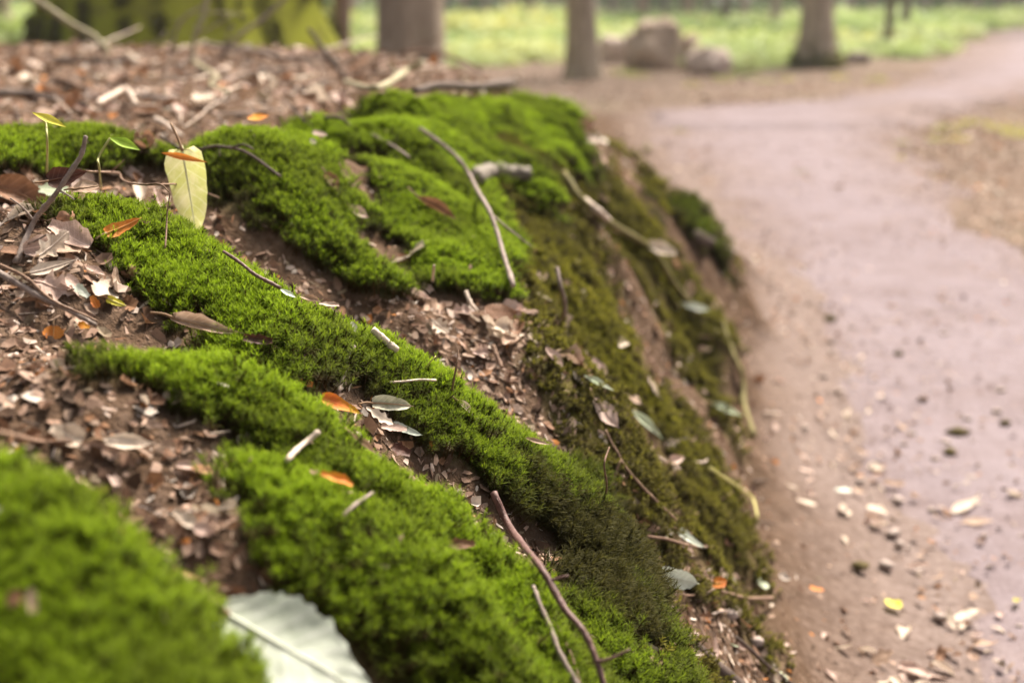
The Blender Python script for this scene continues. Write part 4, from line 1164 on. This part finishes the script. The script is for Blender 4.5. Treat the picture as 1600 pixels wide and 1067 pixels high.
leaf('curled tan leaf at the crest above the amber leaf', 466, 462, 500, 474, 18, 'beech', 'tan', 1.1, 0.2, 0.2, lift=0.010, facecam=0.4, stalk=False)
leaf('dried brown leaf tip at the crest next to the curled tan leaf', 498, 474, 524, 484, 10, 'torn', 'pink', 0.8, 0.2, 0.2, lift=0.010, facecam=0.4, stalk=False)
leaf('small white leaf at the crest where the thin twig ends', 438, 452, 462, 468, 10, 'beech', 'white', 0.6, 0.2, 0.2, lift=0.008, facecam=0.5, stalk=False)
leaf('dark red scrap in the moss above the amber leaf', 468, 594, 486, 602, 12, 'torn', 'amber', 0.5, 0.2, 0.2, lift=0.005, facecam=0.5, stalk=False)
leaf('crumpled orange-brown leaf in the moss left of the pale twig', 502, 738, 552, 754, 18, 'torn', 'amber', 0.8, 0.2, 0.5, lift=0.006, facecam=0.4, stalk=False)
leaf('broad white-green leaf with wavy veins in the bottom gully', 342, 952, 606, 1072, 135, 'beech', 'white', 0.22, -0.25, 0.14, depth=0.665, depth2=0.63, facecam=0.55, roll=-0.15, va=0.006)
leaf('round white leaf on the litter chute', 1026, 896, 1092, 912, 42, 'beech', 'white', 0.3, 0.1, 0.12, lift=0.012, facecam=0.9)
leaf('narrow white leaf above the round white leaf', 1058, 828, 1110, 850, 20, 'beech', 'white', 0.6, 0.2, 0.12, lift=0.008, facecam=0.4)
leaf('orange leaf right of the round white leaf', 1110, 912, 1140, 904, 24, 'beech', 'orange', 0.5, 0.3, 0.15, lift=0.008, facecam=0.5)
leaf('pale oak leaf in the gully behind the main ridge', 762, 506, 800, 548, 42, 'oak', 'pale', 0.5, 0.2, 0.3, lift=0.008, facecam=0.4)
leaf('cream oak leaf left of the pale oak leaf behind the main ridge', 672, 498, 698, 524, 24, 'oak', 'pale', 0.4, 0.2, 0.2, lift=0.008, facecam=0.5)
leaf('brown curled leaf among the bright moss ridges', 508, 270, 530, 300, 26, 'beech', 'brown', 0.8, 0.3, 0.2, lift=0.010, facecam=0.4)
leaf('orange-brown leaf leaning on the brown curled leaf', 534, 264, 548, 300, 18, 'beech', 'tan', 0.8, 0.3, 0.2, lift=0.012, facecam=0.4)
leaf('rolled brown leaf lying on the bright ridge by the long twig', 650, 306, 714, 336, 26, 'long', 'brown', 1.4, 0.3, 0.2, lift=0.012, facecam=0.3)
leaf('tan leaf in the hollow left of the rolled brown leaf', 545, 322, 580, 332, 20, 'beech', 'pink', 0.7, 0.3, 0.2, lift=0.006, facecam=0.3)
leaf('small pinkish leaf on the bright moss of the middle ridge', 488, 206, 512, 212, 14, 'beech', 'pink', 0.4, 0.3, 0.2, lift=0.008, facecam=0.4, stalk=False)
leaf('orange leaf at the back rim of the moss', 386, 186, 420, 190, 18, 'beech', 'amber', 0.4, 0.3, 0.2, lift=0.010, facecam=0.4, stalk=False)
leaf('small orange leaf at the bank rim above the left moss ledge', 170, 182, 184, 176, 12, 'beech', 'orange', 0.4, 0.3, 0.2, lift=0.006, facecam=0.5, stalk=False)
leaf('pink leaf hanging in the lower gully beside the green blade', 928, 622, 962, 672, 34, 'beech', 'pink', 0.5, 0.2, 0.2, lift=0.008, facecam=0.5)
leaf('pale round leaf at the gully end below the olive face', 922, 560, 948, 588, 26, 'beech', 'pink', 0.4, 0.2, 0.2, lift=0.008, facecam=0.5)
leaf('glossy green-white blade leaf bent over the narrow moss rib', 984, 640, 1036, 686, 14, 'long', 'palegreen', 0.5, -0.5, 0.1, lift=0.012, facecam=0.5)
leaf('green blade leaf above the glossy bent blade', 912, 586, 954, 612, 10, 'long', 'palegreen', 0.4, -0.3, 0.1, lift=0.010, facecam=0.5, stalk=False)
leaf('pale green pointed leaf sticking out of the bank near the path', 1110, 630, 1176, 636, 13, 'long', 'palegreen', 0.4, -0.3, 0.1, lift=0.012, facecam=0.4)
leaf('white leaf lying across the olive bank face', 1058, 474, 1096, 488, 12, 'long', 'white', 0.5, -0.2, 0.1, lift=0.010, facecam=0.5)
leaf('bleached broken leaf in the hollow of the far bank face', 1010, 380, 1060, 390, 20, 'torn', 'pale', 0.5, 0.2, 0.2, lift=0.012, facecam=0.5, stalk=False)
leaf('rolled pink leaf caught on a short stem near the path', 1044, 722, 1078, 708, 24, 'beech', 'pink', 1.3, 0.2, 0.2, lift=0.012, facecam=0.3)
leaf('white leaf at the far mossy rim', 868, 150, 898, 158, 10, 'torn', 'pale', 0.4, 0.2, 0.1, lift=0.01, facecam=0.5, stalk=False)
leaf('brown leaf scrap in the moss of the lower ridge', 700, 850, 728, 856, 20, 'torn', 'brown', 0.5, 0.3, 0.2, lift=0.010, facecam=0.6, stalk=False)
leaf('blurred brown leaf in the nearest moss mound', 12, 945, 34, 925, 26, 'beech', 'brown', 0.5, 0.2, 0.2, lift=0.010, facecam=0.6, stalk=False)
leaf('blurred tan leaf next to the brown one in the nearest moss mound', 52, 958, 48, 922, 22, 'beech', 'tan', 0.5, 0.2, 0.2, lift=0.010, facecam=0.6, stalk=False)
leaf('bleached leaf at the upper end of the left gully', 80, 668, 128, 690, 38, 'torn', 'pale', 0.5, 0.2, 0.3, lift=0.008, facecam=0.4, stalk=False)
leaf('pale curled leaf right of the bleached leaf in the left gully', 156, 688, 238, 700, 26, 'long', 'pale', 0.8, 0.2, 0.3, lift=0.008, facecam=0.3)
leaf('cream leaf scrap halfway down the left gully', 274, 798, 304, 818, 24, 'torn', 'pale', 0.5, 0.2, 0.3, lift=0.008, facecam=0.4, stalk=False)
leaf('reddish scrap beside the cream scrap in the left gully', 302, 820, 334, 832, 20, 'torn', 'pink', 0.5, 0.2, 0.3, lift=0.008, facecam=0.4, stalk=False)
leaf('tan scrap against the nearest moss mound', 248, 846, 272, 866, 18, 'beech', 'tan', 0.8, 0.2, 0.3, lift=0.008, facecam=0.4, stalk=False)
leaf('pinkish curled scrap just above the broad white-green leaf', 352, 938, 404, 952, 18, 'long', 'pink', 0.8, 0.2, 0.3, lift=0.008, facecam=0.4, stalk=False)
for lab, a in [('largest pale yellow leaf on the path edge at lower right', (1488, 800, 1530, 790, 20, 'beech', 'pale')), ('tan leaf below the pale yellow leaf on the path edge', (1500, 816, 1552, 820, 16, 'long', 'tan')),
               ('pale leaf standing on the foot of the slope', (1384, 936, 1406, 950, 22, 'torn', 'yellow')), ('yellowish leaf near the bottom edge of the path', (1490, 968, 1528, 962, 22, 'beech', 'pale')),
               ('dark red leaf upright on the bare path', (1530, 850, 1534, 832, 14, 'torn', 'maroon')), ('upper of the two cream leaves at the slope foot', (1356, 728, 1380, 744, 22, 'beech', 'pale')),
               ('lower of the two cream leaves at the slope foot', (1354, 790, 1390, 802, 22, 'beech', 'pale')), ('bluish white leaf on the slope foot', (1306, 764, 1328, 770, 12, 'torn', 'white')),
               ('small white leaf in the toe litter', (1246, 780, 1276, 786, 12, 'torn', 'pale')), ('orange leaf in the toe litter', (1266, 918, 1288, 914, 12, 'torn', 'orange'))]:
    leaf(lab, *a, 0.4, 0.2, 0.2, lift=0.009, facecam=0.2, stalk=False)

# green moss clods and dark stones on the path
m_clod, nt, b, o_ = new_mat('dark_clod', 0.95, 0.1)
nt.links.new(ramp(nt, noise(nt, 60, 4, 0.7, objco(nt)).outputs[0], [(0.35, (0.06, 0.05, 0.02)), (0.65, (0.13, 0.10, 0.05))]).outputs[0], b.inputs['Base Color'])
m_stone, nt, b, o_ = new_mat('pebble_stone', 0.8, 0.3)
nt.links.new(ramp(nt, noise(nt, 40, 4, 0.7, objco(nt)).outputs[0], [(0.35, (0.22, 0.17, 0.15)), (0.65, (0.40, 0.33, 0.30))]).outputs[0], b.inputs['Base Color'])
clods = [(1484, 706, 24, 'mossy dark clod on the path right of the bank foot', m_clod), (1298, 498, 22, 'dark clod on the path beside the olive bank face', m_clod), (1404, 552, 14, 'small dark clod in the middle of the path', m_clod),
         (1496, 676, 34, 'flat brown bark piece above the mossy clod', m_clod), (1570, 660, 18, 'dark clod near the right edge of the path', m_clod), (1345, 884, 26, 'green mossy clod at the foot of the slope', m_clod)]
for u, v, w, lab, m in clods:
    p, _ = hit(u, v, 0.01); s = w * depth_of(p) / FPX / 2
    o = put('clod', rock_mesh(s, s * 0.8, s * 0.5, int(u) % 50, m, 9, 14, 0.5), loc=p, rot=(0, 0, u)); tag(o, lab, 'clod')
g = np.random.default_rng(53)
peb = rock_mesh(1, 0.8, 0.55, 8, m_stone, 8, 12, 0.4)
for i in range(90):
    u, v = g.uniform(1180, 1600), 180 + 880 * g.random()
    p, _ = hit(u, v, 0.008)
    if path_sd(np.array([p[0]]), np.array([p[1]]))[0] < -0.05: continue
    o = put('pebble', peb, loc=p, rot=(0, 0, u)); s = g.uniform(0.004, 0.011); o.scale = (s, s, s)
    tag(o, 'small brownish pebble pressed into the path surface', 'pebble', 'pebbles on the path')
for u, v, w, lab in [(1052, 978, 15, 'smooth tan pebble at the end of the dark hanging moss'), (1142, 960, 22, 'rounded tan stone in the litter chute'), (1182, 1002, 22, 'oval brown stone lower in the litter chute')]:
    p, _ = hit(u, v, 0.004); s = w * depth_of(p) / FPX / 2
    o = put('pebble', rock_mesh(s, s * .8, s * .7, int(u) % 40, TWIGM['pale'] if w < 18 else m_stone, 10, 14, 0.2), loc=p); tag(o, lab, 'pebble')

# ------------------------------------------------------------------ twigs one can point to
twig('long reddish twig lying down the front of the main moss ridge', [(771, 769, None, .02), (802, 826, None, .02), (838, 872, None, .022), (868, 922, None, .024), (893, 975, None, .024), (922, 1022, None, .024), (946, 1078, None, .024)], 12, 10, 'red',
     [([(868, 898), (888, 899)], 6, 4), ([(932, 1030), (955, 1028), (984, 1014)], 7, 4), ([(771, 769), (778, 782), (783, 792)], 3, 2)], snap=False)
twig('thin speckled grey twig left of the long reddish twig', [(833, 915, None, .01), (848, 960, None, .01), (868, 1005, None, .01), (905, 1075, None, .01)], 6, 9, 'grey')
twig('faint thin brown twig between the reddish and grey twigs', [(870, 975, None, .006), (888, 1010, None, .006), (908, 1070, None, .006)], 4, 3, 'brown')
twig('long thick stick resting on the soil at the left edge', [(-30, 410), (40, 450), (90, 476), (150, 508)], 12, 7, 'grey', lift=0.012)
twig('thinner stick lying beside the thick one at the left edge', [(0, 414), (50, 442), (100, 478), (152, 502)], 6, 4, 'brown', lift=0.014)
twig('upright branched grey twig at the left above the litter pocket', [(24, 410), (48, 350, .98), (92, 300, .97), (120, 252, .97), (134, 213, .97)], 9, 7, 'grey', [([(50, 345), (36, 325), (16, 310)], 4, 3), ([(96, 297), (108, 306), (116, 312)], 4, 2), ([(36, 388), (58, 375), (74, 366)], 4, 3)], bumpy=0.15)
twig('dark crooked twig over the hollow above the hanging yellow leaf', [(249, 213), (276, 228), (310, 234), (350, 231), (392, 240), (438, 276)], 4, 5, 'dark', [([(360, 232), (380, 226), (396, 234)], 4, 3), ([(344, 234), (344, 245)], 3, 1)], lift=0.02)
twig('thin brown twig spanning the hollow behind the hanging yellow leaf', [(134, 268), (180, 268), (232, 284), (290, 289), (342, 309)], 4, 2, 'brown', [([(226, 282), (250, 288), (264, 300)], 3, 2), ([(174, 268), (188, 256), (194, 250)], 3, 1)], lift=0.02)
twig('thin dark twig along the main moss ridge crest', [(349, 393), (378, 412), (402, 432), (438, 450)], 5, 6, 'red', lift=0.012)
twig('stubby lichened twig standing in the main moss ridge', [(529, 612), (537, 582), (546, 560), (553, 541)], 6, 8, 'grey', [([(540, 582), (534, 572)], 4, 3)], lift=0.010, bumpy=0.2)
twig('thin straw-coloured twig lying flat on the main ridge', [(609, 597), (645, 594), (681, 594)], 3, 4, 'pale', lift=0.012)
twig('cut tan stick lying on the crest of the main ridge', [(582, 515), (602, 532), (621, 547)], 12, 11, 'pale', lift=0.012, name='cut_stick', cat='stick')
twig('thin upright brown stem on the crest of the main ridge', [(706, 612), (711, 580, 1.045), (716, 546, 1.045)], 4, 2, 'brown')
twig('short green-brown stem left of the upright stem on the ridge', [(665, 575), (676, 562, 1.05), (681, 556, 1.05)], 2, 1.5, 'straw')
twig('long grey twig running down over the bright middle ridges', [(655, 200), (712, 248), (744, 285), (768, 322), (788, 378), (802, 446)], 6, 8, 'grey', [([(772, 335), (800, 362), (832, 386)], 4, 2)], lift=0.03)
twig('short upright grey twig against the olive bank face', [(880, 508), (876, 460, 1.5), (870, 418, 1.5)], 8, 6, 'grey')
twig('dark twig at the back edge of the bright moss', [(478, 168), (510, 184), (546, 196)], 7, 5, 'dark', lift=0.012)
twig('pale broken twig above the crumpled orange-brown leaf', [(449, 718), (472, 695), (498, 674)], 9, 8, 'pale', lift=0.010)
twig('forked brown twig above the litter chute', [(946, 672), (962, 700), (970, 718), (1010, 765), (1056, 812)], 4, 5, 'brown', [([(970, 718), (960, 742), (948, 766)], 5, 4)], lift=0.016)
twig('thin upright straw stem at the end of the main ridge', [(942, 786), (948, 740, 1.06), (952, 698, 1.06)], 3, 3, 'brown')
twig('brown twig lying across the upper litter chute', [(1012, 838), (1060, 850), (1112, 854)], 5, 5, 'brown', lift=0.012)
twig('brown twig crossing the round white leaf', [(1024, 888), (1066, 892), (1112, 908)], 4, 5, 'brown', lift=0.016)
twig('brown twig right of the orange leaf in the litter chute', [(1126, 924), (1160, 934), (1206, 934)], 5, 7, 'brown', lift=0.012)
twig('dark half-buried root at the bottom of the litter chute', [(1036, 962), (1080, 1000), (1118, 1038), (1160, 1080)], 18, 30, 'dark', lift=0.002, name='exposed_root', cat='root')
twig('dark stick along the lower right edge of the litter chute', [(1150, 995), (1190, 1030), (1240, 1070)], 6, 6, 'dark', lift=0.012)
twig('grey twig leaning out of the lower moss ridge', [(536, 806), (556, 788), (582, 770)], 6, 6, 'grey', lift=0.008)
twig('brown stick above the nearest moss mound', [(-20, 672), (50, 688), (112, 690)], 9, 7, 'brown', lift=0.012)
twig('yellowish bent stem on the slope near the path', [(1110, 732), (1148, 756), (1172, 776), (1184, 808)], 5, 3, 'straw', lift=0.02)
twig('tan twig stub beside the rolled pink leaf', [(1030, 714), (1046, 724), (1062, 732)], 4, 4, 'pale', lift=0.012)
twig('small tan twig in the gully behind the main ridge', [(728, 456), (736, 474), (746, 486)], 7, 5, 'pale', lift=0.010)
twig('upright tan splinter in the gully behind the main ridge', [(676, 440), (678, 415, 1.28)], 5, 4, 'pale')
twig('brown stick near the pale oak leaf behind the main ridge', [(770, 540), (778, 560), (784, 574)], 8, 6, 'brown', lift=0.01)
twig('grey-green leaf stem on the moss below the long grey twig', [(838, 458), (850, 464), (860, 470)], 6, 4, 'lichen', lift=0.01)
# roots and sticks on the far face
twig('long mossy root hanging down the far bank face', [(880, 270), (930, 325), (985, 372), (1040, 425), (1090, 490)], 11, 9, 'mossy', lift=0.03, name='exposed_root', cat='root')
twig('pale stick leaning on the far bank face', [(905, 310), (940, 335), (968, 362)], 12, 8, 'pale', lift=0.02)
twig('mossy root running down the rim of the far bank face', [(1010, 232), (1040, 290), (1075, 350), (1100, 400), (1135, 480), (1150, 560)], 11, 9, 'mossy', lift=0.03, name='exposed_root', cat='root')
twig('dark root stump jutting from the far bank face', [(1085, 370), (1115, 383), (1140, 396)], 22, 16, 'dark', lift=0.02, name='exposed_root', cat='root')
twig('green-brown root at the right rim of the bank', [(1128, 500), (1146, 560), (1160, 620), (1178, 680)], 7, 9, 'mossy', lift=0.012, name='exposed_root', cat='root')
twig('gnarled grey lump of wood under the mossy rim', [(742, 278), (768, 266), (796, 268), (826, 272)], 26, 20, 'weathered', lift=0.012, name='gnarled_wood', cat='wood', bumpy=0.14, sides=12)
twig('dark fallen log at the far end of the bank top', [(648, 142), (720, 136), (800, 130)], 11, 12, 'dark', lift=0.03, name='log', cat='log', bumpy=0.12, sides=12)
twig('pale snapped stick at the right end of the dark log', [(808, 120), (818, 138), (826, 156)], 10, 12, 'pale', lift=0.03)
# twigs on the bank top before the mossy trunk
twig('long bare branch leaning down at the upper left before the mossy trunk', [(172, 84), (150, 60, 0), (110, 38, 0), (40, -12, 0)], 10, 9, 'lichen', lift=0.02)
twig('pale upright branch before the mossy trunk', [(298, 100), (302, 70, 0), (312, 36, 0), (322, 5, 0), (330, -20, 0)], 7, 9, 'lichen', [([(318, 18), (350, 20), (382, 24)], 4, 2), ([(306, 58), (335, 40), (362, 24)], 5, 3)])
twig('thin branch slanting right before the mossy trunk', [(340, 96), (372, 58, 0), (415, 28, 0), (450, -5, 0)], 7, 5, 'grey', [([(352, 82), (356, 54), (364, 40)], 4, 2)])
twig('slender branch slanting left before the mossy trunk', [(262, 92), (282, 34, 0), (320, 10, 0)], 5, 4, 'grey')
twig('dark stick leaning at the right of the mossy trunk', [(545, 128), (512, 86, 0), (482, 46, 0)], 9, 6, 'dark')
twig('forked pale branch lying at the end of the litter top', [(540, 128), (575, 138), (600, 134), (632, 116, 0), (660, 98, 0)], 8, 11, 'lichen', [([(622, 122), (614, 106), (606, 96)], 6, 3)], lift=0.02)
twig('thin arching branch before the broad grey-brown trunk', [(560, 112), (610, 88, 0), (670, 78, 0), (716, 94, 0), (752, 112, 0)], 5, 5, 'brown', [([(612, 88), (650, 74), (690, 58)], 3, 2)])
twig('long grey branch lying across the litter top', [(318, 70), (380, 76), (440, 84), (512, 90)], 8, 6, 'grey', lift=0.03)
twig('dark half-rotten branch lying at the left of the litter top', [(-20, 144), (60, 148), (132, 164)], 13, 9, 'dark', lift=0.012)
twig('dark branch farther back on the litter top', [(80, 92), (140, 96), (215, 98)], 8, 8, 'dark', lift=0.012)
twig('bleached crooked stick in the middle of the litter top', [(152, 162), (178, 150), (198, 140), (214, 164)], 9, 6, 'pale', lift=0.02)
twig('lilac-grey stick beside the bleached crooked stick', [(205, 148), (240, 154), (276, 152)], 8, 6, 'grey', lift=0.015)
twig('lichened stick pointing at the viewer on the litter top', [(306, 100), (330, 124), (356, 146)], 8, 9, 'lichen', lift=0.015)
twig('pinkish stick at the rim above the hollow', [(243, 186), (264, 200), (284, 212)], 8, 6, 'pale', lift=0.010)
twig('brown stick on the litter below the dark branch', [(84, 122), (112, 132), (140, 138)], 12, 8, 'brown', lift=0.012)
twig('thin grey twig over the bright moss behind the hanging leaf', [(582, 210), (612, 224), (640, 246)], 4, 3, 'grey', lift=0.02)
twig('short red-brown stem in front of the main ridge top', [(258, 388), (262, 345, 1.03), (266, 300, 1.03)], 3, 2, 'brown')
# small sticks nobody tells apart, strewn on the litter
g = np.random.default_rng(67)
for i in range(96):
    if i < 34 or i >= 60: u, v, Lw, zone = g.uniform(0, 600), g.uniform(78, 180), g.uniform(30, 130), 'bank top'
    elif i < 48: u, v, Lw, zone = g.uniform(20, 330), g.uniform(400, 800), g.uniform(15, 40), 'left gully'
    else: u, v, Lw, zone = g.uniform(1000, 1200), g.uniform(640, 1040), g.uniform(20, 50), 'lower right slope'
    a = g.normal(0.2, 0.7)
    twig('short thin twig in the litter of the %s' % zone, [(u, v), (u + Lw * .5 * math.cos(a), v + Lw * .25 * math.sin(a)), (u + Lw * math.cos(a), v + Lw * .5 * math.sin(a))], g.uniform(2.5, 4.5), 2, ['brown', 'grey', 'pale', 'dark'][i % 4], lift=0.008)['group'] = 'short twigs in the litter of the ' + zone

# ------------------------------------------------------------------ seedlings and a beech-nut husk
m_green_stem, nt, b, o_ = new_mat('seedling_stem', 0.5)
nt.links.new(ramp(nt, noise(nt, 80, 3, .6, objco(nt)).outputs[0], [(.3, (.30, .30, .10)), (.7, (.45, .42, .18))]).outputs[0], b.inputs['Base Color'])
def seedling(label, stem, lv, col):
    P = way(stem, 0.0); base = P[0].copy(); Q = smooth_path(P, 12)
    root = bpy.data.objects.new('seedling', None); COL.objects.link(root); root.location = base; root.empty_display_size = 0.02
    Vv, Fs = tube(Q - base, 0.0009, 6); put('stem', mesh_np('stem', Vv, Fs, [m_green_stem]), root)
    u0, v0, u1, v1, wpx, dep, roll = lv
    a, b_ = at(u0, v0, dep), at(u1, v1, dep * 1.0)
    L = np.linalg.norm(b_ - a); fm = frame(np.array([0.1, -0.5, 0.85]), b_ - a) @ Matrix.Rotation(roll, 4, 'X')
    o = put('leaf', leaf_mesh('long', L, wpx * dep / FPX, 0.5, -0.25, 0.08, 5, LEAFM[col])[0], root)
    o.matrix_local = Matrix.Translation(Vector(a - base)) @ fm
    tag(root, label, 'seedling')
seedling('seedling with one yellow folded leaf at the far left of the hollow', [(73, 272), (74, 230, 1.12), (72, 195, 1.12), (68, 190, 1.12)], (50, 176, 102, 209, 12, 1.12, 0.3), 'yellow')
seedling('seedling with one fresh green leaf left of the hanging yellow leaf', [(158, 296), (155, 262, 1.1), (154, 246, 1.1), (172, 216, 1.1)], (170, 215, 218, 243, 15, 1.1, 0.3), 'green')

def husk(label, u, v, s_px):
    p, n = hit(u, v, 0.006); s = s_px * depth_of(p) / FPX / 2
    root = bpy.data.objects.new('beechnut_husk', None); COL.objects.link(root); root.location = p; root.empty_display_size = 0.01
    for k in range(4):
        a = k * math.pi / 2
        V = []
        for i in range(8):
            t = i / 7
            for j in range(5):
                q = (j / 4 - 0.5) * 1.5 * math.sin(math.pi * (0.1 + 0.85 * t)) ** 0.8
                rr = s * (0.25 + 0.75 * math.sin(t * 2.0)) * (1 + 0.08 * math.sin(i * 9 + j * 7))
                V.append((rr * math.cos(a + q), rr * math.sin(a + q), s * (1.5 * t - 0.4)))
        put('valve', mesh_np('valve', np.array(V), grid_faces(8, 5), [LEAFM['brown']]), root)
    gg = np.random.default_rng(int(u))
    C = gg.normal(0, 1, (260, 3)); C /= np.linalg.norm(C, axis=1, keepdims=True); C[:, 2] = np.abs(C[:, 2]) * 1.1 - 0.3
    C *= s * 0.95
    d = C / (np.linalg.norm(C, axis=1, keepdims=True) + 1e-9) + gg.normal(0, .4, C.shape)
    sidev = np.cross(d, [0, 0, 1.0]); sidev /= np.linalg.norm(sidev, axis=1, keepdims=True) + 1e-9
    V = np.stack([C - sidev * s * .035, C + sidev * s * .035, C + d * s * .38], 1).reshape(-1, 3)
    br = put('bristles', mesh_np('bristles', V, np.arange(len(V)).reshape(-1, 3), [TWIGM['brown']], smooth=False), root); br['kind'] = 'stuff'
    root.rotation_euler = (0.5, 0.3, u)
    tag(root, label, 'husk')
husk('hairy brown beechnut husk under the upright grey twig', 104, 352, 34)
husk('dark crumpled husk on the rim above the hollow', 226, 226, 32)
husk('pale bristly husk fragment at the right end of the litter pocket', 205, 430, 26)
print('objects', len(bpy.data.objects))

# ------------------------------------------------------------------ the damp air of the wood
hz, nt, b, o_ = new_mat('woodland_air')
nt.nodes.remove(b)
pv = nt.nodes.new('ShaderNodeVolumePrincipled')
pv.inputs['Color'].default_value = (0.95, 0.96, 0.94, 1); pv.inputs['Density'].default_value = 0.0015; pv.inputs['Anisotropy'].default_value = 0.2
nt.links.new(pv.outputs[0], o_.inputs['Volume'])
X0, X1, Y0, Y1, Z0, Z1 = -290, 290, -95, 440, -2.0, 16.0
V = np.array([(x_, y_, z_) for z_ in (Z0, Z1) for y_ in (Y0, Y1) for x_ in (X0, X1)])
F = np.array([(0, 2, 3, 1), (4, 5, 7, 6), (0, 1, 5, 4), (2, 6, 7, 3), (0, 4, 6, 2), (1, 3, 7, 5)])
tag(put('haze', mesh_np('haze', V, F, [hz], smooth=False)), 'pale damp air between the trees', 'haze', kind='stuff')
